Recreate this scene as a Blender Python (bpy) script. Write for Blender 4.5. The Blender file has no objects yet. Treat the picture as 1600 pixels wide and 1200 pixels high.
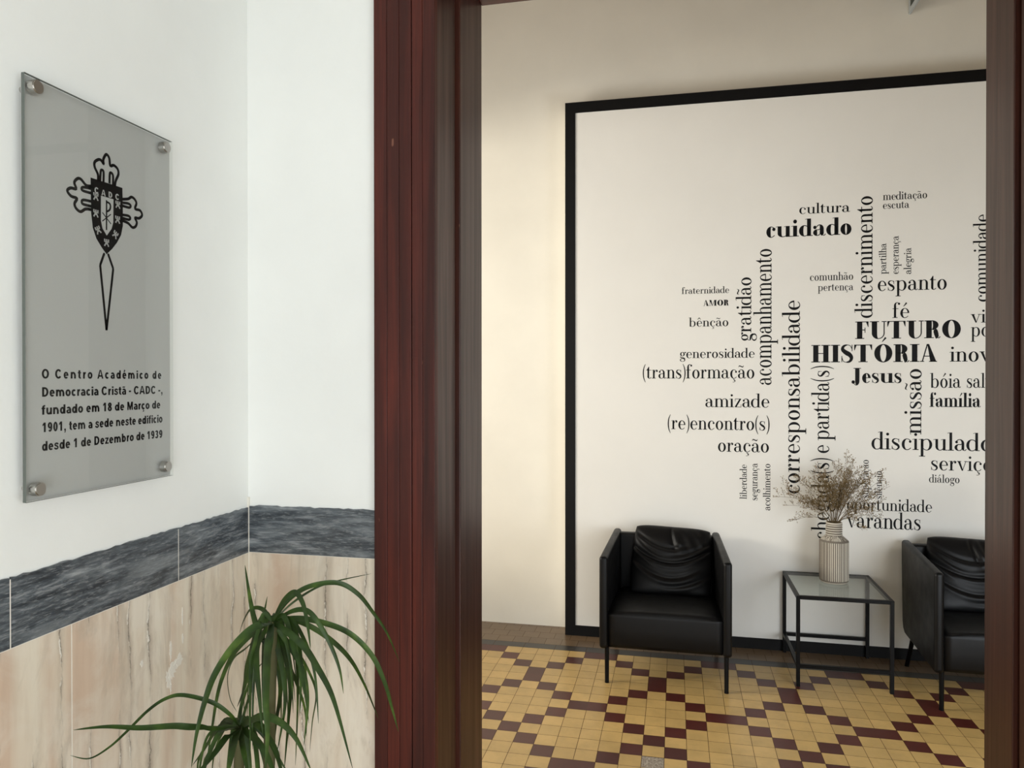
import bpy, bmesh, math, random
from mathutils import Vector, Matrix

scene = bpy.context.scene
COL = scene.collection
PI = math.pi

# ------------------------------------------------------------------ camera
CAM_H = 1.70
cd = bpy.data.cameras.new('camera')
cd.sensor_width = 36.0
cd.lens = 36.0 * 1158.75 / 1600.0
cd.clip_start = 0.05
cam = bpy.data.objects.new('camera', cd)
COL.objects.link(cam)
yaw, pit, rol = 0.216617, -0.0053073, -0.000487
fw = Vector((-math.sin(yaw) * math.cos(pit), math.cos(yaw) * math.cos(pit), math.sin(pit)))
rt = Vector((math.cos(yaw), math.sin(yaw), 0))
up = rt.cross(fw)
rt2 = rt * math.cos(rol) + up * math.sin(rol)
up2 = rt2.cross(fw)
m = Matrix((rt2, up2, -fw)).transposed().to_4x4()
m.translation = Vector((0, 0, CAM_H))
cam.matrix_world = m
scene.camera = cam

# ------------------------------------------------------------------ view + world + daylight
scene.view_settings.view_transform = 'Standard'
scene.view_settings.look = 'None'
scene.view_settings.gamma = 1.0
scene.view_settings.use_curve_mapping = False
scene.view_settings.exposure = 0.0
world = bpy.data.worlds.new('sky')
scene.world = world
world.use_nodes = True
bg = world.node_tree.nodes['Background']
bg.inputs[0].default_value = (0.86, 0.93, 1.0, 1)
bg.inputs[1].default_value = 1.0


def area(name, loc, direction, sx, sy, power, color):
    ld = bpy.data.lights.new(name, 'AREA')
    ld.shape = 'RECTANGLE'
    ld.size, ld.size_y = sx, sy
    ld.energy = power
    ld.color = color
    o = bpy.data.objects.new(name, ld)
    o.location = loc
    o.rotation_euler = Vector(direction).to_track_quat('-Z', 'Z').to_euler()
    COL.objects.link(o)
    return o


# daylight coming in through the entrance behind the camera
area('entrance_daylight', (0.70, -1.79, 1.20), (-0.15, 1, 0), 1.6, 2.0, 54, (0.94, 0.975, 1.0))
# added fill in an unseen opening on the right, brightens the left wall
area('added_entrance_fill', (1.43, -0.55, 1.75), (-1, 0.1, 0), 1.1, 1.5, 22, (0.94, 0.975, 1.0))
# daylight through the tall window in the left wall of the inner room
area('window_daylight', (-3.06, 3.45, 2.05), (1, 0.05, -0.05), 1.5, 2.0, 50, (1.0, 0.94, 0.84))
# added compact light outside that window, draws a shadow edge on the far wall
area('added_edge_light', (-7.2, 1.7, 2.60), (1, 0.45, 0), 0.9, 0.22, 222, (1.0, 0.93, 0.80))
# added cool fill in an unseen opening beside the doorway, lights the panel's front
area('added_panel_fill', (2.05, 2.0, 1.02), (-0.65, 1, 0), 1.3, 1.7, 40, (0.88, 0.94, 1.0))


# ------------------------------------------------------------------ helpers
def new_obj(name, bm, mat=None, parent=None, smooth=False, kind=None, label=None, recalc=True):
    if recalc:
        bmesh.ops.recalc_face_normals(bm, faces=bm.faces)
    me = bpy.data.meshes.new(name)
    bm.to_mesh(me)
    bm.free()
    o = bpy.data.objects.new(name, me)
    COL.objects.link(o)
    if mat is not None:
        for mm in (mat if isinstance(mat, (list, tuple)) else [mat]):
            me.materials.append(mm)
    if smooth:
        for p in me.polygons:
            p.use_smooth = True
    if parent is not None:
        o.parent = parent
        o.matrix_parent_inverse = Matrix.Identity(4)
        base = Vector((0, 0, 0))
        q = parent
        while q is not None:
            base += q.location
            q = q.parent
        o.location = -base
    if kind:
        o['kind'] = kind
    if label:
        o['label'] = label
    return o


def thing(name, label, cat, loc=(0, 0, 0), group=None, kind=None):
    o = bpy.data.objects.new(name, None)
    o.empty_display_size = 0.05
    o.location = loc
    COL.objects.link(o)
    if label:
        o['label'] = label
    if cat:
        o['category'] = cat
    if group:
        o['group'] = group
    if kind:
        o['kind'] = kind
    return o


def box(bm, x0, x1, y0, y1, z0, z1, bev=0.0, seg=2):
    r = bmesh.ops.create_cube(bm, size=1.0)
    vs = r['verts']
    for v in vs:
        v.co = Vector(((x0 + x1) / 2 + v.co.x * (x1 - x0), (y0 + y1) / 2 + v.co.y * (y1 - y0), (z0 + z1) / 2 + v.co.z * (z1 - z0)))
    if bev > 0:
        es = list({e for v in vs for e in v.link_edges})
        bmesh.ops.bevel(bm, geom=es, offset=bev, segments=seg, profile=0.5, affect='EDGES')


def cyl(bm, p0, p1, r0, r1=None, n=16, cap=True):
    r1 = r0 if r1 is None else r1
    p0, p1 = Vector(p0), Vector(p1)
    ax = (p1 - p0).normalized()
    s = ax.orthogonal().normalized()
    t = ax.cross(s)
    a = [bm.verts.new(p0 + (s * math.cos(2 * PI * i / n) + t * math.sin(2 * PI * i / n)) * r0) for i in range(n)]
    b = [bm.verts.new(p1 + (s * math.cos(2 * PI * i / n) + t * math.sin(2 * PI * i / n)) * r1) for i in range(n)]
    for i in range(n):
        bm.faces.new((a[i], a[(i + 1) % n], b[(i + 1) % n], b[i]))
    if cap:
        bm.faces.new(a[::-1])
        bm.faces.new(b)


def tube(bm, pts, r0, r1, n=4):
    pts = [Vector(p) for p in pts]
    rings = []
    for i, p in enumerate(pts):
        d = (pts[min(i + 1, len(pts) - 1)] - pts[max(i - 1, 0)]).normalized()
        s = d.orthogonal().normalized()
        t = d.cross(s)
        r = r0 + (r1 - r0) * i / (len(pts) - 1)
        rings.append([bm.verts.new(p + (s * math.cos(2 * PI * k / n) + t * math.sin(2 * PI * k / n)) * r) for k in range(n)])
    for a, b in zip(rings, rings[1:]):
        for k in range(n):
            bm.faces.new((a[k], a[(k + 1) % n], b[(k + 1) % n], b[k]))
    bm.faces.new(rings[0][::-1])
    bm.faces.new(rings[-1])


def prism(bm, pts, to3, t0, t1):
    """extrude a flat polygon; to3(a, b, t) gives the world point"""
    a = [bm.verts.new(to3(u, v, t0)) for u, v in pts]
    b = [bm.verts.new(to3(u, v, t1)) for u, v in pts]
    n = len(pts)
    bm.faces.new(a)
    bm.faces.new(b[::-1])
    for i in range(n):
        bm.faces.new((a[i], b[i], b[(i + 1) % n], a[(i + 1) % n]))


# ------------------------------------------------------------------ materials
class NT:
    def __init__(self, name):
        self.mat = bpy.data.materials.new(name)
        self.mat.use_nodes = True
        self.nt = self.mat.node_tree
        self.b = self.nt.nodes['Principled BSDF']

    def n(self, t, **kw):
        nd = self.nt.nodes.new(t)
        for k, v in kw.items():
            if k in nd.inputs:
                nd.inputs[k].default_value = v
            else:
                setattr(nd, k, v)
        return nd

    def l(self, a, b):
        self.nt.links.new(a, b)

    def coords(self, scale=(1, 1, 1), rot=(0, 0, 0), out='Object'):
        tc = self.n('ShaderNodeTexCoord')
        mp = self.n('ShaderNodeMapping')
        mp.inputs['Scale'].default_value = scale
        mp.inputs['Rotation'].default_value = rot
        self.l(tc.outputs[out], mp.inputs[0])
        return mp.outputs[0]

    def noise(self, vec, scale, detail=4, rough=0.55, dist=0.0):
        nd = self.n('ShaderNodeTexNoise')
        nd.inputs['Scale'].default_value = scale
        nd.inputs['Detail'].default_value = detail
        nd.inputs['Roughness'].default_value = rough
        nd.inputs['Distortion'].default_value = dist
        self.l(vec, nd.inputs['Vector'])
        return nd.outputs[0]

    def ramp(self, fac, stops):
        r = self.n('ShaderNodeValToRGB')
        el = r.color_ramp.elements
        while len(el) < len(stops):
            el.new(0.5)
        for e, (p, c) in zip(el, stops):
            e.position = p
            e.color = (c[0], c[1], c[2], 1) if not isinstance(c, (int, float)) else (c, c, c, 1)
        self.l(fac, r.inputs[0])
        return r.outputs[0]

    def mix(self, fac, a, b, mode='MIX'):
        nd = self.n('ShaderNodeMix', data_type='RGBA', blend_type=mode)
        for sock, val in ((nd.inputs[0], fac), (nd.inputs[6], a), (nd.inputs[7], b)):
            if hasattr(val, 'links') or hasattr(val, 'is_output'):
                self.l(val, sock)
            elif isinstance(val, (int, float)):
                sock.default_value = val
            else:
                sock.default_value = (*val[:3], 1)
        return nd.outputs[2]

    def bump(self, h, strength=0.2, dist=0.01):
        nd = self.n('ShaderNodeBump')
        nd.inputs['Strength'].default_value = strength
        nd.inputs['Distance'].default_value = dist
        self.l(h, nd.inputs['Height'])
        self.l(nd.outputs[0], self.b.inputs['Normal'])

    def set(self, **kw):
        for k, v in kw.items():
            k = k.replace('_', ' ')
            s = self.b.inputs[k]
            if hasattr(v, 'is_output'):
                self.l(v, s)
            elif isinstance(v, (tuple, list)) and len(v) == 3:
                s.default_value = (*v, 1)
            else:
                s.default_value = v
        return self.mat


def srgb(r, g, b):
    f = lambda c: (c / 255 / 12.92) if c / 255 <= 0.04045 else ((c / 255 + 0.055) / 1.055) ** 2.4
    return (f(r), f(g), f(b))


def plain(name, col, rough=0.5, metal=0.0, **kw):
    t = NT(name)
    return t.set(Base_Color=col, Roughness=rough, Metallic=metal, **kw)


def mat_plaster(name, col, stain=0.03):
    t = NT(name)
    v = t.coords()
    a = t.noise(v, 2.2, 5)
    dark = tuple(c * (1 - stain * 2) for c in col)
    c = t.ramp(a, [(0.3, dark), (0.65, col)])
    h = t.noise(v, 38, 5)
    t.bump(h, 0.12, 0.004)
    return t.set(Base_Color=c, Roughness=0.75)


def mat_dark_marble():
    t = NT('dark_marble')
    # flakes and streaks run up to the right along the strip
    R = (0.5, 0.5, 0.0)
    a = t.noise(t.coords((9, 9, 70), R), 1.5, 9, 0.66, 0.25)
    b = t.noise(t.coords((4, 4, 22), R), 1.5, 6, 0.6, 0.8)
    f = t.noise(t.coords((34, 34, 190), R), 1.5, 5, 0.7, 0.2)
    c = t.ramp(a, [(0.36, srgb(40, 45, 50)), (0.47, srgb(70, 77, 83)), (0.56, srgb(104, 111, 116)), (0.67, srgb(172, 176, 178))])
    d = t.ramp(b, [(0.40, srgb(42, 47, 53)), (0.51, srgb(78, 85, 92)), (0.64, srgb(138, 144, 147))])
    c2 = t.mix(0.5, c, d)
    e = t.ramp(f, [(0.52, 0.0), (0.70, 0.65)])
    c2 = t.mix(e, c2, srgb(150, 154, 156))
    t.bump(a, 0.08, 0.003)
    return t.set(Base_Color=c2, Roughness=0.36)


def mat_pink_marble():
    t = NT('pink_marble')

    def math_(op, a, b):
        nd = t.n('ShaderNodeMath', operation=op)
        for k, v in enumerate((a, b)):
            if hasattr(v, 'is_output'):
                t.l(v, nd.inputs[k])
            else:
                nd.inputs[k].default_value = v
        return nd.outputs[0]
    pos = t.coords()
    sep = t.n('ShaderNodeSeparateXYZ')
    t.l(pos, sep.inputs[0])
    u = math_('ADD', sep.outputs[0], sep.outputs[1])
    wob = t.noise(t.coords((9, 9, 5)), 1.4, 6, 0.65)
    uw = math_('ADD', u, math_('MULTIPLY', math_('SUBTRACT', wob, 0.5), 0.045))

    def lines(scale, off, lo, hi):
        vo = t.n('ShaderNodeTexVoronoi', voronoi_dimensions='1D', feature='DISTANCE_TO_EDGE')
        vo.inputs['Scale'].default_value = scale
        t.l(math_('ADD', uw, off), vo.inputs['W'])
        return t.ramp(vo.outputs['Distance'], [(lo, 1.0), (hi, 0.0)])
    band = t.noise(t.coords((6.5, 6.5, 0.5)), 1.2, 3, 0.5, 0.4)
    base = t.ramp(band, [(0.36, srgb(206, 183, 162)), (0.46, srgb(217, 204, 185)), (0.55, srgb(223, 215, 198)), (0.66, srgb(211, 195, 175))])
    cloud = t.ramp(t.noise(t.coords((1, 1, 0.6)), 6, 6, 0.6, 1.2), [(0.44, 0.0), (0.62, 0.7)])
    c = t.mix(cloud, base, srgb(226, 219, 205))
    smoke = t.ramp(t.noise(t.coords((1, 1, 0.35)), 7, 7, 0.65, 2.0), [(0.52, 0.0), (0.68, 0.5)])
    c = t.mix(smoke, c, srgb(172, 162, 146))
    grain = t.ramp(t.noise(t.coords((40, 40, 5)), 1.2, 5, 0.6), [(0.42, 0.0), (0.7, 0.22)])
    c = t.mix(grain, c, srgb(168, 142, 120))
    gate1 = t.ramp(t.noise(t.coords((8, 8, 3)), 1.3, 5, 0.6), [(0.45, 0.0), (0.56, 1.0)])
    gate2 = t.ramp(t.noise(t.coords((16, 16, 12), (0.3, 0, 0)), 1.3, 6, 0.7), [(0.50, 0.0), (0.54, 1.0)])
    # soft smoky vein, then the hairline crack in it, then lime-white specks along the crack
    c = t.mix(math_('MULTIPLY', math_('MULTIPLY', lines(19, 0.0, 0.0, 0.20), gate1), 0.55), c, srgb(150, 136, 120))
    c = t.mix(math_('MULTIPLY', math_('MULTIPLY', lines(19, 0.0, 0.006, 0.030), gate1), 0.8), c, srgb(104, 98, 88))
    c = t.mix(math_('MULTIPLY', math_('MULTIPLY', lines(19, 0.0018, 0.012, 0.042), math_('MULTIPLY', gate1, gate2)), 0.9), c, srgb(236, 232, 222))
    t.bump(wob, 0.05, 0.003)
    return t.set(Base_Color=c, Roughness=0.42)


def mat_wood(name, c0, c1, c2, rough=0.34, along='z'):
    t = NT(name)
    sc = {'z': (34, 34, 1.3), 'x': (1.3, 34, 34)}[along]
    v = t.coords(sc)
    vf = t.coords((sc[0] * 4, sc[1] * 4, sc[2] * 3) if along == 'z' else (4, 130, 130))
    a = t.noise(v, 1.0, 6, 0.6, 0.6)
    f = t.noise(vf, 1.0, 4, 0.6)
    c = t.ramp(a, [(0.28, c0), (0.52, c1), (0.75, c2)])
    c = t.mix(t.ramp(f, [(0.42, 0.0), (0.7, 0.45)]), c, c0)
    vs = t.coords((60, 60, 14))
    sp = t.ramp(t.noise(vs, 1.0, 2, 0.5), [(0.76, 0.0), (0.79, 0.5)])
    c = t.mix(sp, c, srgb(150, 105, 85))
    t.bump(f, 0.06, 0.002)
    r = t.ramp(a, [(0.2, rough + 0.1), (0.8, rough - 0.06)])
    return t.set(Base_Color=c, Roughness=r, Specular_IOR_Level=0.28)


def mat_tile(name, c, var=0.10, rough=0.34):
    t = NT(name)
    g = t.n('ShaderNodeNewGeometry')
    v = t.coords()
    lo = tuple(k * (1 - var) for k in c)
    hi = tuple(min(1, k * (1 + var)) for k in c)
    col = t.ramp(g.outputs['Random Per Island'], [(0.0, lo), (1.0, hi)])
    st = t.ramp(t.noise(v, 9, 6, 0.65), [(0.42, 0.0), (0.75, 0.5)])
    col = t.mix(st, col, tuple(k * 0.62 for k in c))
    t.bump(t.noise(v, 60, 3), 0.05, 0.002)
    return t.set(Base_Color=col, Roughness=rough)


def mat_leather():
    t = NT('black_leather')
    v = t.coords()
    vo = t.n('ShaderNodeTexVoronoi')
    vo.inputs['Scale'].default_value = 420
    t.l(v, vo.inputs['Vector'])
    t.bump(vo.outputs['Distance'], 0.05, 0.0004)
    r = t.ramp(t.noise(v, 14, 4), [(0.3, 0.40), (0.7, 0.50)])
    return t.set(Base_Color=srgb(8, 8, 9), Roughness=r, Specular_IOR_Level=0.24)


def mat_leaf():
    t = NT('leaf_green')
    g = t.n('ShaderNodeNewGeometry')
    v = t.coords((8, 8, 8))
    c = t.ramp(t.noise(v, 2.5, 3), [(0.3, srgb(24, 40, 12)), (0.55, srgb(48, 72, 22)), (0.75, srgb(86, 110, 42))])
    c = t.mix(t.ramp(g.outputs['Random Per Island'], [(0, 0.0), (1, 0.5)]), c, srgb(24, 44, 14))
    return t.set(Base_Color=c, Roughness=0.45, Specular_IOR_Level=0.3)


M_WALL = mat_plaster('white_plaster', srgb(238, 240, 237))
M_WALL_IN = mat_plaster('warm_white_plaster', srgb(236, 231, 218))
M_PANEL = mat_plaster('panel_white_paint', srgb(236, 234, 228), 0.015)
M_CEIL = plain('ceiling_paint', srgb(225, 222, 214), 0.8)
M_CEIL_W = plain('dark_ceiling_boards', srgb(112, 84, 62), 0.6)
M_BLACK = plain('black_paint', srgb(6, 6, 7), 0.55, 0.0, Specular_IOR_Level=0.25)
M_VINYL = plain('black_vinyl', srgb(8, 8, 9), 0.6, 0.0, Specular_IOR_Level=0.2)
M_DMARB = mat_dark_marble()
M_PMARB = mat_pink_marble()
M_GROUT = plain('white_grout', srgb(226, 222, 212), 0.85)
M_WOOD = mat_wood('mahogany_wood', srgb(44, 19, 15), srgb(72, 30, 23), srgb(94, 39, 29), 0.46)
M_WOOD_IN = mat_wood('mahogany_reveal_wood', srgb(42, 21, 15), srgb(62, 33, 25), srgb(80, 43, 32), 0.34)
M_WOODX = mat_wood('mahogany_head_wood', srgb(52, 24, 20), srgb(84, 36, 29), srgb(108, 46, 36), 0.34, 'x')
M_YEL = mat_tile('yellow_tile', srgb(200, 166, 104), 0.10)
M_RED = mat_tile('oxblood_tile', srgb(80, 34, 28), 0.16)
M_TAN = mat_tile('tan_border_tile', srgb(116, 95, 72), 0.12)
M_GRY = mat_tile('charcoal_border_tile', srgb(58, 55, 52), 0.06)
M_FGROUT = plain('floor_grout', srgb(84, 60, 32), 0.8)
M_LEATHER = mat_leather()
M_METAL = plain('black_metal', srgb(7, 7, 8), 0.38, 0.0, Specular_IOR_Level=0.16)
M_STEEL = plain('brushed_steel', srgb(188, 186, 182), 0.28, 1.0)
M_LEAF = mat_leaf()

# ------------------------------------------------------------------ measured layout: words (text, bold, vertical, x, z, length, x-height, reference part),
# the plaque's drawing (y, z on its face) and the leaves' centre lines (x, y, z) with widths
WORDS = [
    ('fraternidade', 0, 0, 0.0407, 2.254, 0.296, 0.027, 'fraternidade'),
    ('AMOR', 1, 0, 0.1759, 2.1741, 0.1578, 0.0237, 'AMOR'),
    ('bênção', 0, 0, 0.0858, 2.0429, 0.248, 0.0368, 'bênção'),
    ('gratidão', 0, 1, 0.4687, 1.9455, 0.4097, 0.059, 'gratidão'),
    ('acompanhamento', 0, 1, 0.5904, 1.6672, 0.8628, 0.0679, 'acompanhamento'),
    ('corresponsabilidade', 0, 1, 0.7589, 0.9846, 1.2178, 0.0662, 'corresponsabilidade'),
    ('generosidade', 0, 0, 0.0285, 1.8407, 0.4649, 0.0392, 'generosidade'),
    ('(trans)formação', 0, 0, -0.2079, 1.7097, 0.7015, 0.0563, '(trans)formação'),
    ('amizade', 0, 0, 0.1875, 1.5264, 0.3959, 0.0549, 'amizade'),
    ('(re)encontro(s)', 0, 0, -0.0484, 1.382, 0.632, 0.0572, '(re)encontro(s)'),
    ('oração', 0, 0, 0.2646, 1.2431, 0.3173, 0.0568, 'oração'),
    ('liberdade', 0, 1, 0.4429, 0.9446, 0.2208, 0.0272, 'liberdade'),
    ('segurança', 0, 1, 0.5079, 0.9375, 0.2371, 0.0282, 'segurança'),
    ('acolhimento', 0, 1, 0.5849, 0.8772, 0.2964, 0.0276, 'acolhimento'),
    ('cultura', 0, 0, 0.7523, 2.734, 0.299, 0.0408, 'cultura'),
    ('cuidado', 1, 0, 0.556, 2.5953, 0.5083, 0.0676, 'cuidado'),
    ('discernimento', 0, 1, 1.177, 2.0824, 0.7484, 0.0635, 'discernimento'),
    ('meditação', 0, 0, 1.2359, 2.7951, 0.2482, 0.0306, 'meditação'),
    ('escuta', 0, 0, 1.235, 2.7421, 0.1487, 0.0295, 'escuta'),
    ('partilha', 0, 1, 1.255, 2.3448, 0.1882, 0.0263, 'partilha'),
    ('esperança', 0, 1, 1.3244, 2.3427, 0.233, 0.0275, 'esperança'),
    ('alegria', 0, 1, 1.3942, 2.3405, 0.1606, 0.0266, 'alegria'),
    ('comunhão', 0, 0, 0.8168, 2.3162, 0.2539, 0.0316, 'comunhão'),
    ('pertença', 0, 0, 0.8647, 2.2519, 0.2061, 0.03, 'pertença'),
    ('espanto', 0, 0, 1.2049, 2.2432, 0.3906, 0.0611, 'espanto'),
    ('fé', 0, 0, 1.2909, 2.0767, 0.0981, 0.0582, 'fé'),
    ('FUTURO', 1, 0, 1.0809, 1.9515, 0.593, 0.0688, 'FUTURO'),
    ('HISTÓRIA', 1, 0, 0.8281, 1.8089, 0.7162, 0.0694, 'HISTÓRIA'),
    ('comunidade', 0, 1, 1.8123, 2.1617, 0.5242, 0.0512, 'comunidade'),
    ('vida', 0, 0, 1.7209, 2.0407, 0.0822, 0.0506, 'vi'),
    ('ponte', 0, 0, 1.7211, 1.9587, 0.1026, 0.0552, 'po'),
    ('inovação', 0, 0, 1.6074, 1.8095, 0.2236, 0.0591, 'inov'),
    ('Jesus', 1, 0, 1.0583, 1.6821, 0.2884, 0.0587, 'Jesus'),
    ('missão', 0, 1, 1.452, 1.3707, 0.4022, 0.062, 'missão'),
    ('bóia', 0, 0, 1.5004, 1.6524, 0.1694, 0.0557, 'bóia'),
    ('salva', 0, 0, 1.6978, 1.6527, 0.1012, 0.0553, 'sal'),
    ('família', 1, 0, 1.4979, 1.5372, 0.2785, 0.0537, 'família'),
    ('discipulado', 0, 0, 1.1779, 1.276, 0.5947, 0.0676, 'discipulad'),
    ('serviço', 0, 0, 1.504, 1.1564, 0.2825, 0.0575, 'serviç'),
    ('diálogo', 0, 0, 1.4972, 1.0814, 0.1675, 0.0308, 'diálogo'),
    ('oportunidade', 0, 0, 1.0326, 0.9008, 0.4836, 0.0469, 'oportunidade'),
    ('varandas', 0, 0, 1.0346, 0.7906, 0.4209, 0.0645, 'varandas'),
    ('superação', 0, 1, 1.1586, 0.9737, 0.2379, 0.0291, 'superação'),
    ('silêncio', 0, 1, 1.2333, 0.9711, 0.1741, 0.0271, 'silêncio'),
    ('chegada(s) e partida(s)', 0, 1, 0.9304, 0.7067, 1.0841, 0.0651, 'chegada(s) e partida(s)'),
]
EMBLEM = {'shield': [(1.0914, 2.0486), (1.1664, 2.0496), (1.1673, 2.0103), (1.1672, 1.9806), (1.1626, 1.9633), (1.1524, 1.9475), (1.1403, 1.934), (1.1277, 1.923), (1.1167, 1.9323), (1.1042, 1.9459), (1.0961, 1.9631), (1.0925, 1.9873)], 'field': [(1.1146, 2.0231), (1.144, 2.0237), (1.1433, 1.9823), (1.1393, 1.9701), (1.1278, 1.9559), (1.1179, 1.9667), (1.1144, 1.9794)], 'arm_top': [(1.1082, 2.0475), (1.1079, 2.0585), (1.1007, 2.0691), (1.1007, 2.0777), (1.109, 2.0845), (1.1153, 2.0851), (1.1212, 2.0804), (1.1206, 2.0882), (1.1274, 2.099), (1.1345, 2.0946), (1.137, 2.0817), (1.1453, 2.0848), (1.1546, 2.0809), (1.1568, 2.0717), (1.1501, 2.0585), (1.1478, 2.0474)], 'arm_left': [(1.0924, 2.034), (1.0813, 2.0328), (1.0704, 2.0399), (1.0626, 2.039), (1.0559, 2.0308), (1.0597, 2.0212), (1.0482, 2.0198), (1.0412, 2.0135), (1.0491, 2.0064), (1.0615, 2.0056), (1.0563, 1.9961), (1.0595, 1.9885), (1.0692, 1.985), (1.0801, 1.992), (1.0926, 1.9936)], 'arm_right': [(1.1669, 2.0292), (1.1812, 2.0334), (1.1893, 2.0387), (1.1976, 2.0365), (1.2023, 2.03), (1.1987, 2.019), (1.2118, 2.0189), (1.2174, 2.0113), (1.2093, 2.0036), (1.1986, 2.0022), (1.2033, 1.9947), (1.1997, 1.9864), (1.1914, 1.983), (1.181, 1.9884), (1.1668, 1.9904)], 'prongs': [[(1.113, 2.048), (1.1144, 2.065), (1.1173, 2.0687), (1.1211, 2.066), (1.1208, 2.0485)], [(1.1349, 2.0497), (1.1357, 2.066), (1.1387, 2.0697), (1.1435, 2.0657), (1.1434, 2.0487)], [(1.0923, 2.0297), (1.0753, 2.0279), (1.0714, 2.0241), (1.0753, 2.0217), (1.0923, 2.0219)], [(1.0922, 2.0078), (1.0752, 2.0063), (1.0718, 2.002), (1.0752, 1.9989), (1.0922, 1.9994)], [(1.1674, 2.023), (1.1811, 2.0247), (1.1874, 2.0223), (1.1834, 2.0178), (1.1673, 2.0172)], [(1.1673, 2.0009), (1.181, 2.0022), (1.1863, 1.9995), (1.1821, 1.9953), (1.1672, 1.9951)]], 'rho': [[(1.1273, 2.0181), (1.127, 1.9653)], [(1.1174, 1.9944), (1.1379, 1.9782)], [(1.1377, 1.9956), (1.1175, 1.9792)], [(1.1264, 2.0152), (1.1341, 2.0141), (1.1367, 2.0091), (1.1341, 2.0021), (1.1263, 1.9976)]], 'castles': [(1.1029, 2.0187), (1.155, 2.0165), (1.1028, 1.9896), (1.1542, 1.9894), (1.1078, 1.9615), (1.1485, 1.9614), (1.1274, 1.943)], 'letters': [('C', 1.1046, 2.0296), ('A', 1.1207, 2.0293), ('D', 1.1368, 2.0297), ('C', 1.1535, 2.0301)], 'dagger': [(1.1221, 1.9233), (1.1124, 1.9012), (1.1268, 1.7884), (1.1433, 1.8994), (1.1312, 1.9237)], 'lines': [('O Centro Académico de', 0.9888, 1.7028, 0.2811), ('Democracia Cristã - CADC -,', 0.9886, 1.6738, 0.2849), ('fundado em 18 de Março de', 0.9885, 1.6452, 0.2782), ('1901, tem a sede neste edificio', 0.989, 1.6174, 0.2837), ('desde 1 de Dezembro de 1939', 0.9888, 1.5876, 0.2837)], 'caps': [(0.9925, 1.718), (0.9924, 1.7033)], 'bolts': [(0.9656, 2.1542), (1.2641, 2.1521), (0.9674, 1.5306), (1.2647, 1.5321)]}
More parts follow.
